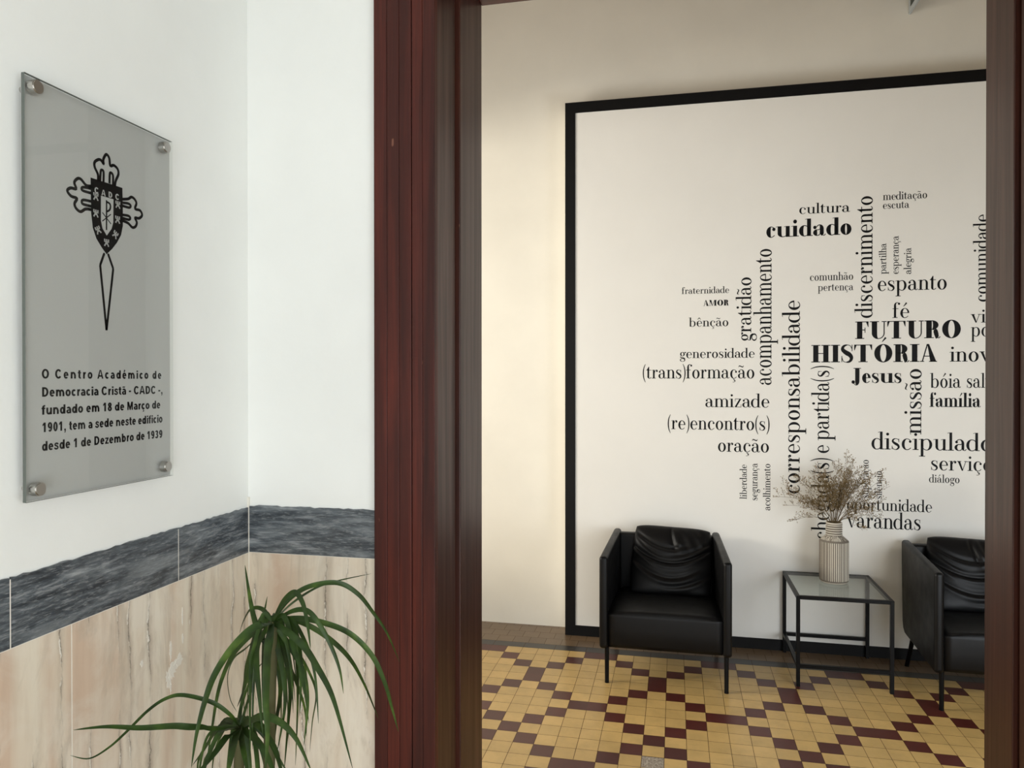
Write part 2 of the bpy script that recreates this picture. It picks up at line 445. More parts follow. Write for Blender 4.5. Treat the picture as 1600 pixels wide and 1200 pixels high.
LEAVES = [
    ([(-0.696, 1.19, 1.271), (-0.695, 1.153, 1.279), (-0.715, 1.143, 1.268), (-0.739, 1.127, 1.239), (-0.757, 1.109, 1.202), (-0.763, 1.091, 1.164), (-0.764, 1.071, 1.121), (-0.759, 1.05, 1.077)], 0.026),
    ([(-0.696, 1.19, 1.271), (-0.668, 1.133, 1.261), (-0.666, 1.122, 1.22), (-0.66, 1.108, 1.166), (-0.65, 1.096, 1.121), (-0.646, 1.08, 1.064)], 0.03),
    ([(-0.696, 1.19, 1.271), (-0.668, 1.211, 1.273), (-0.623, 1.225, 1.265), (-0.574, 1.241, 1.243), (-0.538, 1.258, 1.2), (-0.519, 1.273, 1.146), (-0.511, 1.287, 1.096), (-0.503, 1.3, 1.045)], 0.02),
    ([(-0.696, 1.19, 1.271), (-0.664, 1.228, 1.261), (-0.627, 1.259, 1.227), (-0.597, 1.291, 1.179), (-0.58, 1.323, 1.117), (-0.568, 1.36, 1.037)], 0.018),
    ([(-0.696, 1.19, 1.271), (-0.644, 1.151, 1.27), (-0.609, 1.142, 1.251), (-0.579, 1.13, 1.224), (-0.549, 1.117, 1.191), (-0.526, 1.103, 1.152), (-0.494, 1.08, 1.09)], 0.022),
    ([(-0.709, 1.19, 1.231), (-0.748, 1.233, 1.233), (-0.769, 1.249, 1.256), (-0.792, 1.271, 1.29), (-0.82, 1.3, 1.339)], 0.02),
    ([(-0.696, 1.19, 1.271), (-0.761, 1.265, 1.247), (-0.766, 1.282, 1.263), (-0.772, 1.3, 1.281)], 0.009),
    ([(-0.696, 1.19, 1.271), (-0.682, 1.221, 1.302), (-0.652, 1.239, 1.323), (-0.606, 1.261, 1.327), (-0.574, 1.279, 1.304), (-0.551, 1.298, 1.264), (-0.531, 1.316, 1.221), (-0.516, 1.34, 1.159)], 0.018),
    ([(-0.696, 1.19, 1.271), (-0.698, 1.265, 1.283), (-0.674, 1.307, 1.3), (-0.646, 1.345, 1.306), (-0.599, 1.4, 1.309)], 0.012),
    ([(-0.696, 1.19, 1.271), (-0.671, 1.185, 1.312), (-0.645, 1.176, 1.331), (-0.625, 1.168, 1.314), (-0.609, 1.154, 1.281), (-0.597, 1.14, 1.249)], 0.018),
    ([(-0.696, 1.19, 1.271), (-0.662, 1.2, 1.29), (-0.632, 1.2, 1.291), (-0.606, 1.2, 1.263), (-0.585, 1.2, 1.225), (-0.572, 1.2, 1.19), (-0.566, 1.2, 1.152)], 0.017),
    ([(-0.696, 1.19, 1.271), (-0.76, 1.264, 1.267), (-0.793, 1.28, 1.261), (-0.821, 1.299, 1.232), (-0.845, 1.32, 1.197)], 0.015),
    ([(-0.696, 1.19, 1.271), (-0.665, 1.19, 1.234), (-0.631, 1.178, 1.194), (-0.616, 1.166, 1.146), (-0.615, 1.15, 1.08)], 0.018),
    ([(-0.696, 1.19, 1.271), (-0.679, 1.239, 1.207), (-0.66, 1.254, 1.162), (-0.652, 1.267, 1.116), (-0.669, 1.284, 1.053), (-0.683, 1.3, 0.988)], 0.01),
    ([(-0.696, 1.19, 1.271), (-0.68, 1.2, 1.221), (-0.667, 1.2, 1.159), (-0.671, 1.2, 1.094), (-0.68, 1.2, 1.005)], 0.02),
    ([(-0.696, 1.19, 1.271), (-0.728, 1.2, 1.254), (-0.76, 1.2, 1.227), (-0.787, 1.2, 1.193), (-0.81, 1.2, 1.138), (-0.824, 1.2, 1.067), (-0.838, 1.2, 0.988)], 0.017),
    ([(-0.696, 1.19, 1.271), (-0.753, 1.234, 1.22), (-0.783, 1.251, 1.162), (-0.811, 1.273, 1.082), (-0.85, 1.3, 0.979)], 0.018),
    ([(-0.696, 1.19, 1.271), (-0.722, 1.186, 1.231), (-0.718, 1.175, 1.196), (-0.704, 1.16, 1.152), (-0.686, 1.14, 1.097)], 0.022),
    ([(-0.696, 1.19, 1.271), (-0.687, 1.19, 1.232), (-0.666, 1.175, 1.184), (-0.656, 1.161, 1.137), (-0.659, 1.14, 1.069)], 0.02),
    ([(-0.696, 1.19, 1.271), (-0.711, 1.224, 1.206), (-0.703, 1.229, 1.135), (-0.718, 1.235, 1.058), (-0.728, 1.24, 0.979)], 0.018),
    ([(-0.696, 1.19, 1.271), (-0.694, 1.257, 1.217), (-0.695, 1.275, 1.16), (-0.709, 1.302, 1.071), (-0.735, 1.34, 0.936)], 0.013),
    ([(-0.696, 1.19, 1.271), (-0.796, 1.272, 1.191), (-0.835, 1.288, 1.161), (-0.861, 1.305, 1.117), (-0.87, 1.326, 1.063), (-0.864, 1.34, 1.03)], 0.009),
    ([(-0.696, 1.19, 1.271), (-0.72, 1.263, 1.196), (-0.711, 1.284, 1.147), (-0.702, 1.316, 1.065), (-0.711, 1.34, 0.996)], 0.013),
    ([(-0.696, 1.19, 1.271), (-0.764, 1.237, 1.189), (-0.787, 1.25, 1.128), (-0.812, 1.26, 1.079)], 0.015),
    ([(-0.76, 1.19, 1.078), (-0.792, 1.11, 1.111), (-0.816, 1.085, 1.122), (-0.85, 1.047, 1.133), (-0.88, 1.008, 1.15), (-0.907, 0.97, 1.16)], 0.021),
    ([(-0.76, 1.19, 1.078), (-0.764, 1.165, 1.111), (-0.786, 1.145, 1.139), (-0.822, 1.117, 1.16), (-0.844, 1.099, 1.159), (-0.863, 1.079, 1.145), (-0.88, 1.052, 1.122), (-0.895, 1.03, 1.105), (-0.913, 1.008, 1.096), (-0.932, 0.99, 1.108)], 0.014),
    ([(-0.76, 1.19, 1.078), (-0.749, 1.135, 1.089), (-0.751, 1.094, 1.074), (-0.753, 1.05, 1.063)], 0.024),
    ([(-0.76, 1.19, 1.078), (-0.716, 1.101, 1.09), (-0.693, 1.05, 1.074)], 0.028),
    ([(-0.76, 1.19, 1.078), (-0.697, 1.155, 1.119), (-0.657, 1.151, 1.114), (-0.625, 1.147, 1.089), (-0.595, 1.14, 1.042)], 0.024),
    ([(-0.76, 1.19, 1.078), (-0.696, 1.14, 1.084), (-0.66, 1.118, 1.065), (-0.64, 1.1, 1.047)], 0.022),
    ([(-0.76, 1.19, 1.078), (-0.706, 1.114, 1.084), (-0.676, 1.08, 1.06)], 0.022),
    ([(-0.76, 1.19, 1.078), (-0.824, 1.214, 1.056), (-0.856, 1.227, 1.014), (-0.894, 1.24, 0.969)], 0.014),
    ([(-0.76, 1.19, 1.078), (-0.755, 1.2, 1.11), (-0.74, 1.2, 1.156), (-0.731, 1.2, 1.205)], 0.012),
    ([(-0.76, 1.19, 1.078), (-0.783, 1.23, 1.099), (-0.768, 1.243, 1.149), (-0.752, 1.25, 1.173)], 0.012),
    ([(-0.76, 1.19, 1.078), (-0.732, 1.183, 1.088), (-0.709, 1.189, 1.064), (-0.671, 1.2, 0.998)], 0.018),
    ([(-0.76, 1.19, 1.078), (-0.751, 1.119, 1.104), (-0.755, 1.087, 1.074), (-0.748, 1.06, 1.048)], 0.018),
    ([(-0.696, 1.19, 1.271), (-0.693, 1.206, 1.277), (-0.697, 1.233, 1.202), (-0.708, 1.261, 1.117), (-0.727, 1.301, 0.99)], 0.010203036597985304),
    ([(-0.696, 1.19, 1.271), (-0.7, 1.2, 1.276), (-0.698, 1.198, 1.216), (-0.696, 1.196, 1.13), (-0.694, 1.193, 1.016)], 0.011726009828338813),
    ([(-0.696, 1.19, 1.271), (-0.697, 1.203, 1.263), (-0.698, 1.217, 1.231), (-0.718, 1.257, 1.132), (-0.743, 1.3, 1.017)], 0.015360078161403994),
    ([(-0.696, 1.19, 1.271), (-0.716, 1.192, 1.268), (-0.72, 1.17, 1.233), (-0.703, 1.13, 1.168), (-0.672, 1.08, 1.096)], 0.016099833213069976),
    ([(-0.696, 1.19, 1.271), (-0.725, 1.212, 1.276), (-0.764, 1.253, 1.192), (-0.784, 1.274, 1.148), (-0.808, 1.311, 1.065)], 0.013774564282095676),
    ([(-0.696, 1.19, 1.271), (-0.692, 1.211, 1.278), (-0.696, 1.243, 1.207), (-0.699, 1.263, 1.16), (-0.71, 1.294, 1.083)], 0.012091522284977075),
    ([(-0.696, 1.19, 1.271), (-0.708, 1.201, 1.266), (-0.715, 1.205, 1.239), (-0.723, 1.215, 1.18), (-0.73, 1.225, 1.117)], 0.010023681835620498),
    ([(-0.696, 1.19, 1.271), (-0.684, 1.196, 1.272), (-0.662, 1.183, 1.226), (-0.65, 1.173, 1.189), (-0.638, 1.156, 1.13)], 0.013368528703658048),
    ([(-0.696, 1.19, 1.271), (-0.69, 1.211, 1.279), (-0.686, 1.232, 1.233), (-0.692, 1.258, 1.175), (-0.7, 1.283, 1.113)], 0.01012647274764971),
    ([(-0.696, 1.19, 1.271), (-0.673, 1.192, 1.279), (-0.646, 1.178, 1.255), (-0.621, 1.151, 1.198), (-0.608, 1.123, 1.143)], 0.016686259297138167),
    ([(-0.696, 1.19, 1.271), (-0.717, 1.197, 1.28), (-0.726, 1.188, 1.216), (-0.728, 1.179, 1.148), (-0.721, 1.165, 1.055)], 0.01367291274485184),
    ([(-0.696, 1.19, 1.271), (-0.67, 1.185, 1.284), (-0.628, 1.143, 1.244), (-0.609, 1.124, 1.228), (-0.582, 1.089, 1.196)], 0.016620601295295287),
    ([(-0.696, 1.19, 1.271), (-0.732, 1.212, 1.269), (-0.774, 1.244, 1.193), (-0.799, 1.266, 1.14), (-0.824, 1.302, 1.047)], 0.013816008259687674),
    ([(-0.696, 1.19, 1.271), (-0.712, 1.202, 1.266), (-0.724, 1.209, 1.236), (-0.738, 1.227, 1.162), (-0.749, 1.245, 1.083)], 0.01697708770175693),
    ([(-0.696, 1.19, 1.271), (-0.715, 1.191, 1.283), (-0.718, 1.168, 1.236), (-0.719, 1.156, 1.211), (-0.709, 1.137, 1.173)], 0.01415772154485308),
    ([(-0.696, 1.19, 1.271), (-0.669, 1.188, 1.278), (-0.636, 1.169, 1.257), (-0.604, 1.129, 1.201), (-0.573, 1.088, 1.15)], 0.013454949388945826),
    ([(-0.696, 1.19, 1.271), (-0.681, 1.21, 1.275), (-0.672, 1.237, 1.202), (-0.665, 1.248, 1.175), (-0.67, 1.269, 1.11)], 0.010746414267880812),
    ([(-0.696, 1.19, 1.271), (-0.707, 1.209, 1.276), (-0.728, 1.243, 1.218), (-0.748, 1.278, 1.155), (-0.773, 1.32, 1.076)], 0.0159657686962562),
    ([(-0.696, 1.19, 1.271), (-0.662, 1.193, 1.278), (-0.623, 1.18, 1.234), (-0.602, 1.167, 1.187), (-0.588, 1.15, 1.12)], 0.01282652590657043),
    ([(-0.696, 1.19, 1.271), (-0.721, 1.2, 1.28), (-0.739, 1.2, 1.21), (-0.749, 1.2, 1.167), (-0.753, 1.2, 1.093)], 0.012369351321912126),
    ([(-0.76, 1.19, 1.078), (-0.804, 1.209, 1.077), (-0.844, 1.225, 1.011), (-0.865, 1.234, 0.975), (-0.877, 1.249, 0.909)], 0.016199184736949132),
    ([(-0.76, 1.19, 1.078), (-0.746, 1.193, 1.089), (-0.723, 1.179, 1.061), (-0.701, 1.155, 1.013), (-0.682, 1.127, 0.959)], 0.01388548179059377),
    ([(-0.76, 1.19, 1.078), (-0.744, 1.2, 1.077), (-0.725, 1.2, 1.034), (-0.715, 1.2, 0.986), (-0.711, 1.199, 0.911)], 0.0100926452561798),
    ([(-0.76, 1.19, 1.078), (-0.763, 1.201, 1.082), (-0.761, 1.205, 1.041), (-0.762, 1.21, 1.0), (-0.765, 1.215, 0.944)], 0.016381007573400178),
    ([(-0.76, 1.19, 1.078), (-0.781, 1.205, 1.08), (-0.802, 1.222, 1.019), (-0.818, 1.238, 0.957), (-0.835, 1.262, 0.864)], 0.016959290019689287),
    ([(-0.76, 1.19, 1.078), (-0.745, 1.191, 1.094), (-0.719, 1.171, 1.061), (-0.693, 1.138, 1.006), (-0.668, 1.1, 0.946)], 0.016692962250830466),
    ([(-0.76, 1.19, 1.078), (-0.721, 1.183, 1.095), (-0.675, 1.156, 1.067), (-0.647, 1.133, 1.04), (-0.622, 1.101, 1.001)], 0.016242973025812197),
    ([(-0.76, 1.19, 1.078), (-0.76, 1.201, 1.078), (-0.755, 1.203, 1.038), (-0.754, 1.207, 0.979), (-0.756, 1.213, 0.9)], 0.015763315796614694),
    ([(-0.76, 1.19, 1.078), (-0.807, 1.205, 1.071), (-0.845, 1.213, 1.024), (-0.865, 1.217, 0.989), (-0.87, 1.225, 0.936)], 0.015046921296028037),
    ([(-0.76, 1.19, 1.078), (-0.795, 1.19, 1.075), (-0.819, 1.179, 1.06), (-0.82, 1.157, 1.008), (-0.804, 1.136, 0.959)], 0.011452377705732694),
    ([(-0.76, 1.19, 1.078), (-0.79, 1.2, 1.076), (-0.812, 1.201, 1.041), (-0.822, 1.201, 1.009), (-0.827, 1.202, 0.968)], 0.011902771277309371),
    ([(-0.76, 1.19, 1.078), (-0.719, 1.176, 1.092), (-0.673, 1.145, 1.084), (-0.644, 1.119, 1.072), (-0.624, 1.088, 1.055)], 0.016650960478022277),
    ([(-0.76, 1.19, 1.078), (-0.772, 1.194, 1.083), (-0.771, 1.18, 1.063), (-0.763, 1.161, 1.036), (-0.751, 1.141, 1.008)], 0.014647169905495154),
    ([(-0.76, 1.19, 1.078), (-0.725, 1.193, 1.085), (-0.686, 1.181, 1.051), (-0.663, 1.167, 1.003), (-0.646, 1.149, 0.936)], 0.011136899897860018),
    ([(-0.76, 1.19, 1.078), (-0.755, 1.195, 1.091), (-0.736, 1.177, 1.043), (-0.725, 1.165, 1.01), (-0.711, 1.144, 0.956)], 0.017147735992768913),
]

# ------------------------------------------------------------------ a high-contrast serif alphabet drawn as polygons
def rect(x0, x1, y0, y1):
    return [(x0, y0), (x1, y0), (x1, y1), (x0, y1)]


def arc(cx, cy, rx, ry, wl, wr, h, a0, a1, n=None):
    """crescent between an outer and an inner ellipse; wl / wr = weight at left / right, h at top and bottom"""
    n = n or max(6, int(abs(a1 - a0) / 9))
    out = []
    for i in range(n + 1):
        a = math.radians(a0 + (a1 - a0) * i / n)
        c, s = math.cos(a), math.sin(a)
        w = wl if c < 0 else wr
        out.append(((cx + rx * c, cy + ry * s), (cx + (rx - w) * c, cy + (ry - h) * s)))
    return [[p[0], q[0], q[1], p[1]] for p, q in zip(out, out[1:])]


def stroke(pts, ws):
    n = len(pts)
    L, R = [], []
    for i in range(n):
        x0, y0 = pts[max(i - 1, 0)]
        x1, y1 = pts[min(i + 1, n - 1)]
        d = math.hypot(x1 - x0, y1 - y0) or 1
        nx, ny = -(y1 - y0) / d, (x1 - x0) / d
        w = ws[i] / 2 if isinstance(ws, (list, tuple)) else ws / 2
        L.append((pts[i][0] + nx * w, pts[i][1] + ny * w))
        R.append((pts[i][0] - nx * w, pts[i][1] - ny * w))
    return [[L[i], L[i + 1], R[i + 1], R[i]] for i in range(n - 1)]


def smooth(pts, k=6):
    """Catmull-Rom through control points (any tuple length)"""
    out = []
    for i in range(len(pts) - 1):
        p0, p1, p2, p3 = pts[max(i - 1, 0)], pts[i], pts[i + 1], pts[min(i + 2, len(pts) - 1)]
        for j in range(k):
            t = j / k
            out.append(tuple(0.5 * (2 * b + (c - a) * t + (2 * a - 5 * b + 4 * c - d) * t * t + (3 * b - a - 3 * c + d) * t ** 3)
                             for a, b, c, d in zip(p0, p1, p2, p3)))
    out.append(tuple(pts[-1]))
    return out


def disc(cx, cy, r, n=14):
    return [(cx + r * math.cos(2 * PI * i / n), cy + r * math.sin(2 * PI * i / n)) for i in range(n)]


def flag(x, y, d=0.17, h=0.05):
    return [(x - d, y - 0.09), (x, y - 0.04), (x + 0.01, y), (x - d, y - 0.04)]


ASC, CAP, DSC = 1.60, 1.55, -0.58


def glyph(ch, bold):
    w = 0.38 if bold else 0.225
    h = 0.07 if bold else 0.065
    sd = 0.17 if bold else 0.15          # serif overhang
    P = []
    ft = lambda x, y=0.0: P.append(rect(x - sd, x + w + sd, y, y + h))
    r = 0.16 if bold else 0.115
    if ch == ' ':
        return [], 0.42
    acc = {'ã': ('a', '~'), 'á': ('a', "'"), 'ê': ('e', '^'), 'é': ('e', "'"), 'ç': ('c', ','), 'ó': ('o', "'"),
           'í': ('ı', "'"), 'Ó': ('O', "'")}
    if ch in acc:
        b, a = acc[ch]
        P, adv = glyph(b, bold)
        P = list(P)
        cx = {'a': 0.42, 'e': 0.48, 'c': 0.50, 'o': 0.53, 'ı': 0.15 + w / 2, 'O': 0.85}[b]
        y = 1.95 if b == 'O' else 1.36
        if a == '~':
            P += stroke(smooth([(cx - .33, y - .1), (cx - .2, y + .05), (cx, y - .01), (cx + .2, y - .07), (cx + .33, y + .1)]), [.04] * 4 + [.11] * 17 + [.04] * 4)
        elif a == "'":
            P += stroke([(cx - .1, y - .18), (cx + .22, y + .2)], [0.05, 0.17])
        elif a == '^':
            P += stroke([(cx - .27, y - .16), (cx, y + .16)], [0.05, 0.14])
            P += stroke([(cx, y + .16), (cx + .27, y - .16)], [0.14, 0.05])
        elif a == ',':
            P += stroke(smooth([(cx, 0.02), (cx, -.15), (cx + .15, -.22), (cx + .12, -.38), (cx - .12, -.42)]), [.06] * 8 + [.11] * 9 + [.05] * 8)
        return P, adv
    if ch == 'a':
        xs = 0.62 if not bold else 0.66
        P += arc(xs + w - 0.38, 0.62, 0.38, 0.40, h, w, h * 1.1, 0, 150)
        P.append(rect(xs, xs + w, 0.14, 0.64))
        P += stroke(smooth([(xs + w / 2, 0.2), (xs + w * .75, 0.05), (xs + w + .08, 0.03), (xs + w + .17, 0.14)]), [w] * 2 + [w * .7] * 4 + [h] * 13)
        P += arc(0.39, 0.28, 0.37, 0.30, w * 1.02, h, h, 62, 300)
        P += stroke([(0.52, 0.545), (xs + .03, 0.60)], h)
        P += stroke([(0.55, 0.02), (xs + .03, 0.17)], h)
        P.append(disc(0.19, 0.76, r))
        return P, xs + w + 0.2
    if ch in 'bdpq':
        L = ch in 'bp'
        xs = 0.15 if L else 0.70 + (0.08 if bold else 0)
        y0, y1 = {'b': (0, ASC), 'd': (0, ASC), 'p': (DSC, 1.0), 'q': (DSC, 1.0)}[ch]
        P.append(rect(xs, xs + w, y0, y1))
        rx = 0.47 + (0.05 if bold else 0)
        cx = xs + w * .5 + rx * .86 if L else xs + w * .5 - rx * .86
        P += arc(cx, 0.49, rx, 0.52, h if L else w * 1.1, w * 1.1 if L else h, h, 0, 360)
        if ch != 'p':
            P.append(flag(xs, y1)) if ch != 'q' else None
        else:
            P.append(flag(xs, y1))
        if ch in 'pq':
            ft(xs, DSC)
        if ch == 'd':
            P.append(rect(xs + w * .5, xs + w + sd, 0, h))
        return P, (cx + rx + 0.09 if L else xs + w + 0.15)
    if ch in 'ceo':
        if ch == 'o':
            P += arc(0.53, 0.49, 0.48 + (0.04 if bold else 0), 0.52, w * 1.12, w * 1.12, h, 0, 360)
            return P, 1.08 + (0.04 if bold else 0)
        if ch == 'c':
            P += arc(0.52, 0.49, 0.46, 0.52, w * 1.12, h, h, 48, 322)
            P.append(disc(0.80, 0.74, r))
            return P, 0.98
        P += arc(0.51, 0.49, 0.46, 0.52, w * 1.12, w * .75, h, 2, 180)
        P += arc(0.51, 0.49, 0.46, 0.52, w * 1.12, h, h, 180, 322)
        P.append(rect(0.16, 0.96, 0.49, 0.49 + h))
        return P, 1.02
    if ch in 'nmhurilıf' or ch == 't':
        if ch in 'ilı':
            P.append(rect(.15, .15 + w, 0, 1.0 if ch != 'l' else ASC))
            P.append(flag(.15, 1.0 if ch != 'l' else ASC))
            ft(.15)
            if ch == 'i':
                P.append(disc(.15 + w / 2, 1.38, r * 1.15))
            return P, .30 + w
        if ch in 'nmh':
            k = 2 if ch == 'm' else 1
            x = .15
            gap = 0.40 if not bold else 0.36
            P.append(rect(x, x + w, 0, ASC if ch == 'h' else 1.0))
            P.append(flag(x, ASC if ch == 'h' else 1.0))
            ft(x)
            for _ in range(k):
                x2 = x + w + gap
                rx = (gap + w * 1.5) / 2
                P += arc(x2 + w - rx, 0.66, rx, 0.36, h, w, h, 0, 180)
                P.append(rect(x2, x2 + w, 0, 0.68))
                ft(x2)
                x = x2
            return P, x + w + .15
        if ch == 'u':
            gap = 0.42
            x2 = .15 + w + gap
            P.append(rect(.15, .15 + w, 0.32, 1.0))
            P.append(flag(.15, 1.0))
            rx = (gap + w * 1.5) / 2
            P += arc(.15 + rx, 0.34, rx, 0.36, w, h, h, 180, 360)
            P.append(rect(x2, x2 + w, 0, 1.0))
            P.append(flag(x2, 1.0))
            P.append(rect(x2, x2 + w + sd, 0, h))
            return P, x2 + w + .15
        if ch == 'r':
            P.append(rect(.15, .15 + w, 0, 1.0))
            P.append(flag(.15, 1.0))
            ft(.15)
            P += arc(.15 + w + .24, 0.66, 0.26, 0.36, h, h, h, 55, 175)
            P.append(disc(.15 + w + .30, 0.86, r))
            return P, .15 + w + .45
        if ch == 't':
            P.append(rect(.15, .15 + w, 0.16, 1.0))
            P.append([(.15 + w, 1.0), (.15 + w, 1.36), (.15 + w - .06, 1.36), (.06, 1.0)])
            P.append(rect(0.0, .15 + w + .26, 1.0 - h, 1.0))
            P += arc(.15 + .26, 0.2, 0.26, 0.22, w * .95, h, h, 180, 345)
            return P, .15 + w + .32
        P.append(rect(.15, .15 + w, 0, 1.25))
        ft(.15)
        P.append(rect(0.0, .15 + w + .24, 1.0 - h, 1.0))
        P += arc(.15 + .31, 1.25, 0.31, 0.38, w * .9, h, h, 60, 180)
        P.append(disc(.15 + w + .30, 1.47, r))
        return P, .15 + w + .34
    if ch == 's':
        k = 1.35 if bold else 1.0
        sp = smooth([(0.70, 0.80), (0.58, 0.95), (0.40, 0.985), (0.20, 0.90), (0.16, 0.72), (0.36, 0.55), (0.58, 0.42), (0.68, 0.24), (0.58, 0.07), (0.40, -0.0), (0.20, 0.06), (0.09, 0.26)], 4)
        n = len(sp)
        ws = []
        for i in range(n):
            t = i / (n - 1)
            ws.append(0.05 + (0.19 * k) * max(0, 1 - abs(t - 0.5) / 0.32) ** 0.7)
        P += stroke(sp, ws)
        P.append(rect(.66, .71, .66, .98))
        P.append(rect(.07, .12, .02, .34))
        return P, 0.84
    if ch == 'v':
        P.append([(0.06, 1.0), (0.06 + w * 1.15, 1.0), (0.60 + w * .2, 0.0), (0.50, 0.0)])
        P.append([(0.90, 1.0), (0.96, 1.0), (0.60, 0.0), (0.54, 0.0)])
        P.append(rect(-.02, .06 + w * 1.15 + .12, 1 - h, 1))
        P.append(rect(.76, 1.08, 1 - h, 1))
        return P, 1.06
    if ch == 'z':
        P.append([(0.58, 1 - h), (0.80, 1 - h), (0.28, h), (0.06, h)])
        P.append(rect(.08, .80, 1 - h, 1))
        P.append(rect(.06, .82, 0, h))
        P.append(rect(.08, .13, .68, 1))
        P.append(rect(.77, .82, 0, .34))
        return P, 0.88
    if ch == 'g':
        P += arc(0.44, 0.66, 0.38, 0.35, w * .95, w * .95, h, 0, 360)
        P += arc(0.46, -0.32, 0.44, 0.27, w * .7, w * .7, h, 0, 360)
        P += stroke(smooth([(0.24, 0.38), (0.12, 0.25), (0.16, 0.10), (0.40, 0.06), (0.70, 0.00), (0.84, -0.22)]), [h] * 10 + [.10] * 4 + [.17] * 17)
        P += stroke(smooth([(0.70, 0.88), (0.82, 0.98), (0.92, 0.96)]), h)
        P.append(disc(0.93, 0.92, r * .9))
        return P, 0.98
    if ch in '()':
        pts = smooth([(0.38, 1.66), (0.17, 1.2), (0.10, 0.62), (0.17, 0.02), (0.38, -0.44)], 5)
        if ch == ')':
            pts = [(0.46 - x, y) for x, y in pts]
        n = len(pts)
        P += stroke(pts, [0.045 + 0.10 * math.sin(PI * i / (n - 1)) for i in range(n)])
        return P, 0.46
    # capitals
    W = w * 1.22 if bold else w * 1.2
    H = CAP
    ftc = lambda x, y, ww=None: P.append(rect(x - sd, x + (ww or W) + sd, y, y + h))
    if ch == 'F':
        P.append(rect(.15, .15 + W, 0, H)); ftc(.15, 0)
        P.append(rect(0, 1.15, H - h, H)); P.append(rect(.15 + W, .86, .76, .76 + h))
        P.append([(1.15, H), (1.15, H - .5), (1.11, H - .5), (0.95, H - h)])
        P.append(rect(.82, .88, .54, 1.0))
        return P, 1.25
    if ch == 'U':
        P.append(rect(.15, .15 + W, .5, H)); ftc(.15, H - h)
        x2 = 1.18
        P.append(rect(x2, x2 + .09, .5, H)); ftc(x2, H - h, .09)
        rx = (x2 + .09 - .15) / 2
        P += arc(.15 + rx, .5, rx, .53, W, .09, h, 180, 360)
        return P, x2 + .28
    if ch == 'T':
        P.append(rect(.55, .55 + W, 0, H)); ftc(.55, 0)
        x1 = 1.1 + W
        P.append(rect(0.0, x1, H - h, H))
        P.append([(0, H), (0, H - .5), (.04, H - .5), (.2, H - h)])
        P.append([(x1, H), (x1, H - .5), (x1 - .04, H - .5), (x1 - .2, H - h)])
        return P, x1 + .08
    if ch in 'RP':
        P.append(rect(.15, .15 + W, 0, H)); ftc(.15, 0)
        P.append(rect(0, .7, H - h, H)); P.append(rect(.3, .7, .74, .74 + h))
        P += arc(.66, .74 + (H - .74) / 2, .52, (H - .74) / 2, 0.02, W, h, -90, 90)
        P += stroke(smooth([(.72, .76), (.92, .62), (1.0, .35), (1.08, .08), (1.22, .02), (1.33, .14)]), [h] * 4 + [W * .8] * 10 + [W * .7] * 6 + [h] * 11)
        return P, 1.38
    if ch == 'O':
        P += arc(.85, H / 2, .78, H / 2 + .03, W * 1.1, W * 1.1, h, 0, 360)
        return P, 1.70
    if ch == 'H':
        x2 = 1.05
        for x in (.15, x2):
            P.append(rect(x, x + W, 0, H)); ftc(x, 0); ftc(x, H - h)
        P.append(rect(.15 + W, x2, .76, .76 + h))
        return P, x2 + W + .2
    if ch == 'I':
        P.append(rect(.15, .15 + W, 0, H)); ftc(.15, 0); ftc(.15, H - h)
        return P, .33 + W
    if ch == 'S':
        sp = smooth([(1.0, 1.18), (.84, 1.46), (.56, 1.53), (.26, 1.40), (.18, 1.14), (.44, .88), (.80, .66), (.96, .38), (.84, .10), (.54, -.0), (.26, .08), (.12, .40)], 4)
        n = len(sp)
        P += stroke(sp, [0.06 + (.36 if bold else .22) * max(0, 1 - abs(i / (n - 1) - .5) / .33) ** .7 for i in range(n)])
        P.append(rect(.98, 1.04, .98, H)); P.append(rect(.08, .14, 0, .56))
        return P, 1.16
    if ch == 'A':
        P.append([(.62, H), (.62 + .14, H), (.62 + .56 + W * .45, 0), (.62 + .56 - W * .65, 0)])
        P.append([(.58, H), (.68, H), (.24, 0), (.14, 0)])
        P.append(rect(.30, 1.0, .46, .46 + h))
        P.append(rect(0, .36, 0, h)); P.append(rect(.90 - W * .3, 1.30 + W * .3, 0, h))
        return P, 1.36 + W * .3
    if ch == 'M':
        P.append(rect(.15, .24, 0, H)); ftc(.15, 0, .09)
        P.append([(.10, H), (.10 + W * 1.05, H), (.82 + .05, 0.0), (.82 - .05, 0.0)])
        P.append([(1.40, H), (1.50, H), (.89, 0.0), (.79, 0.0)])
        x2 = 1.42
        P.append(rect(x2, x2 + W, 0, H)); ftc(x2, 0)
        P.append(rect(-.02, .3, H - h, H)); P.append(rect(1.38, x2 + W + sd, H - h, H))
        return P, x2 + W + .2
    if ch == 'J':
        P.append(rect(.42, .42 + W, .15, H)); ftc(.42, H - h)
        P += arc(.42 + W - .34, .18, .34, .46, h, W, h, 180, 360)
        P.append(disc(.21, .08, r * 1.15))
        return P, .62 + W
    raise ValueError(ch)


def text_polys(text, bold):
    x, P = 0.0, []
    for ch in text:
        g, adv = glyph(ch, bold)
        P += [[(a + x, b) for a, b in poly] for poly in g]
        x += adv + 0.04
    return P, x


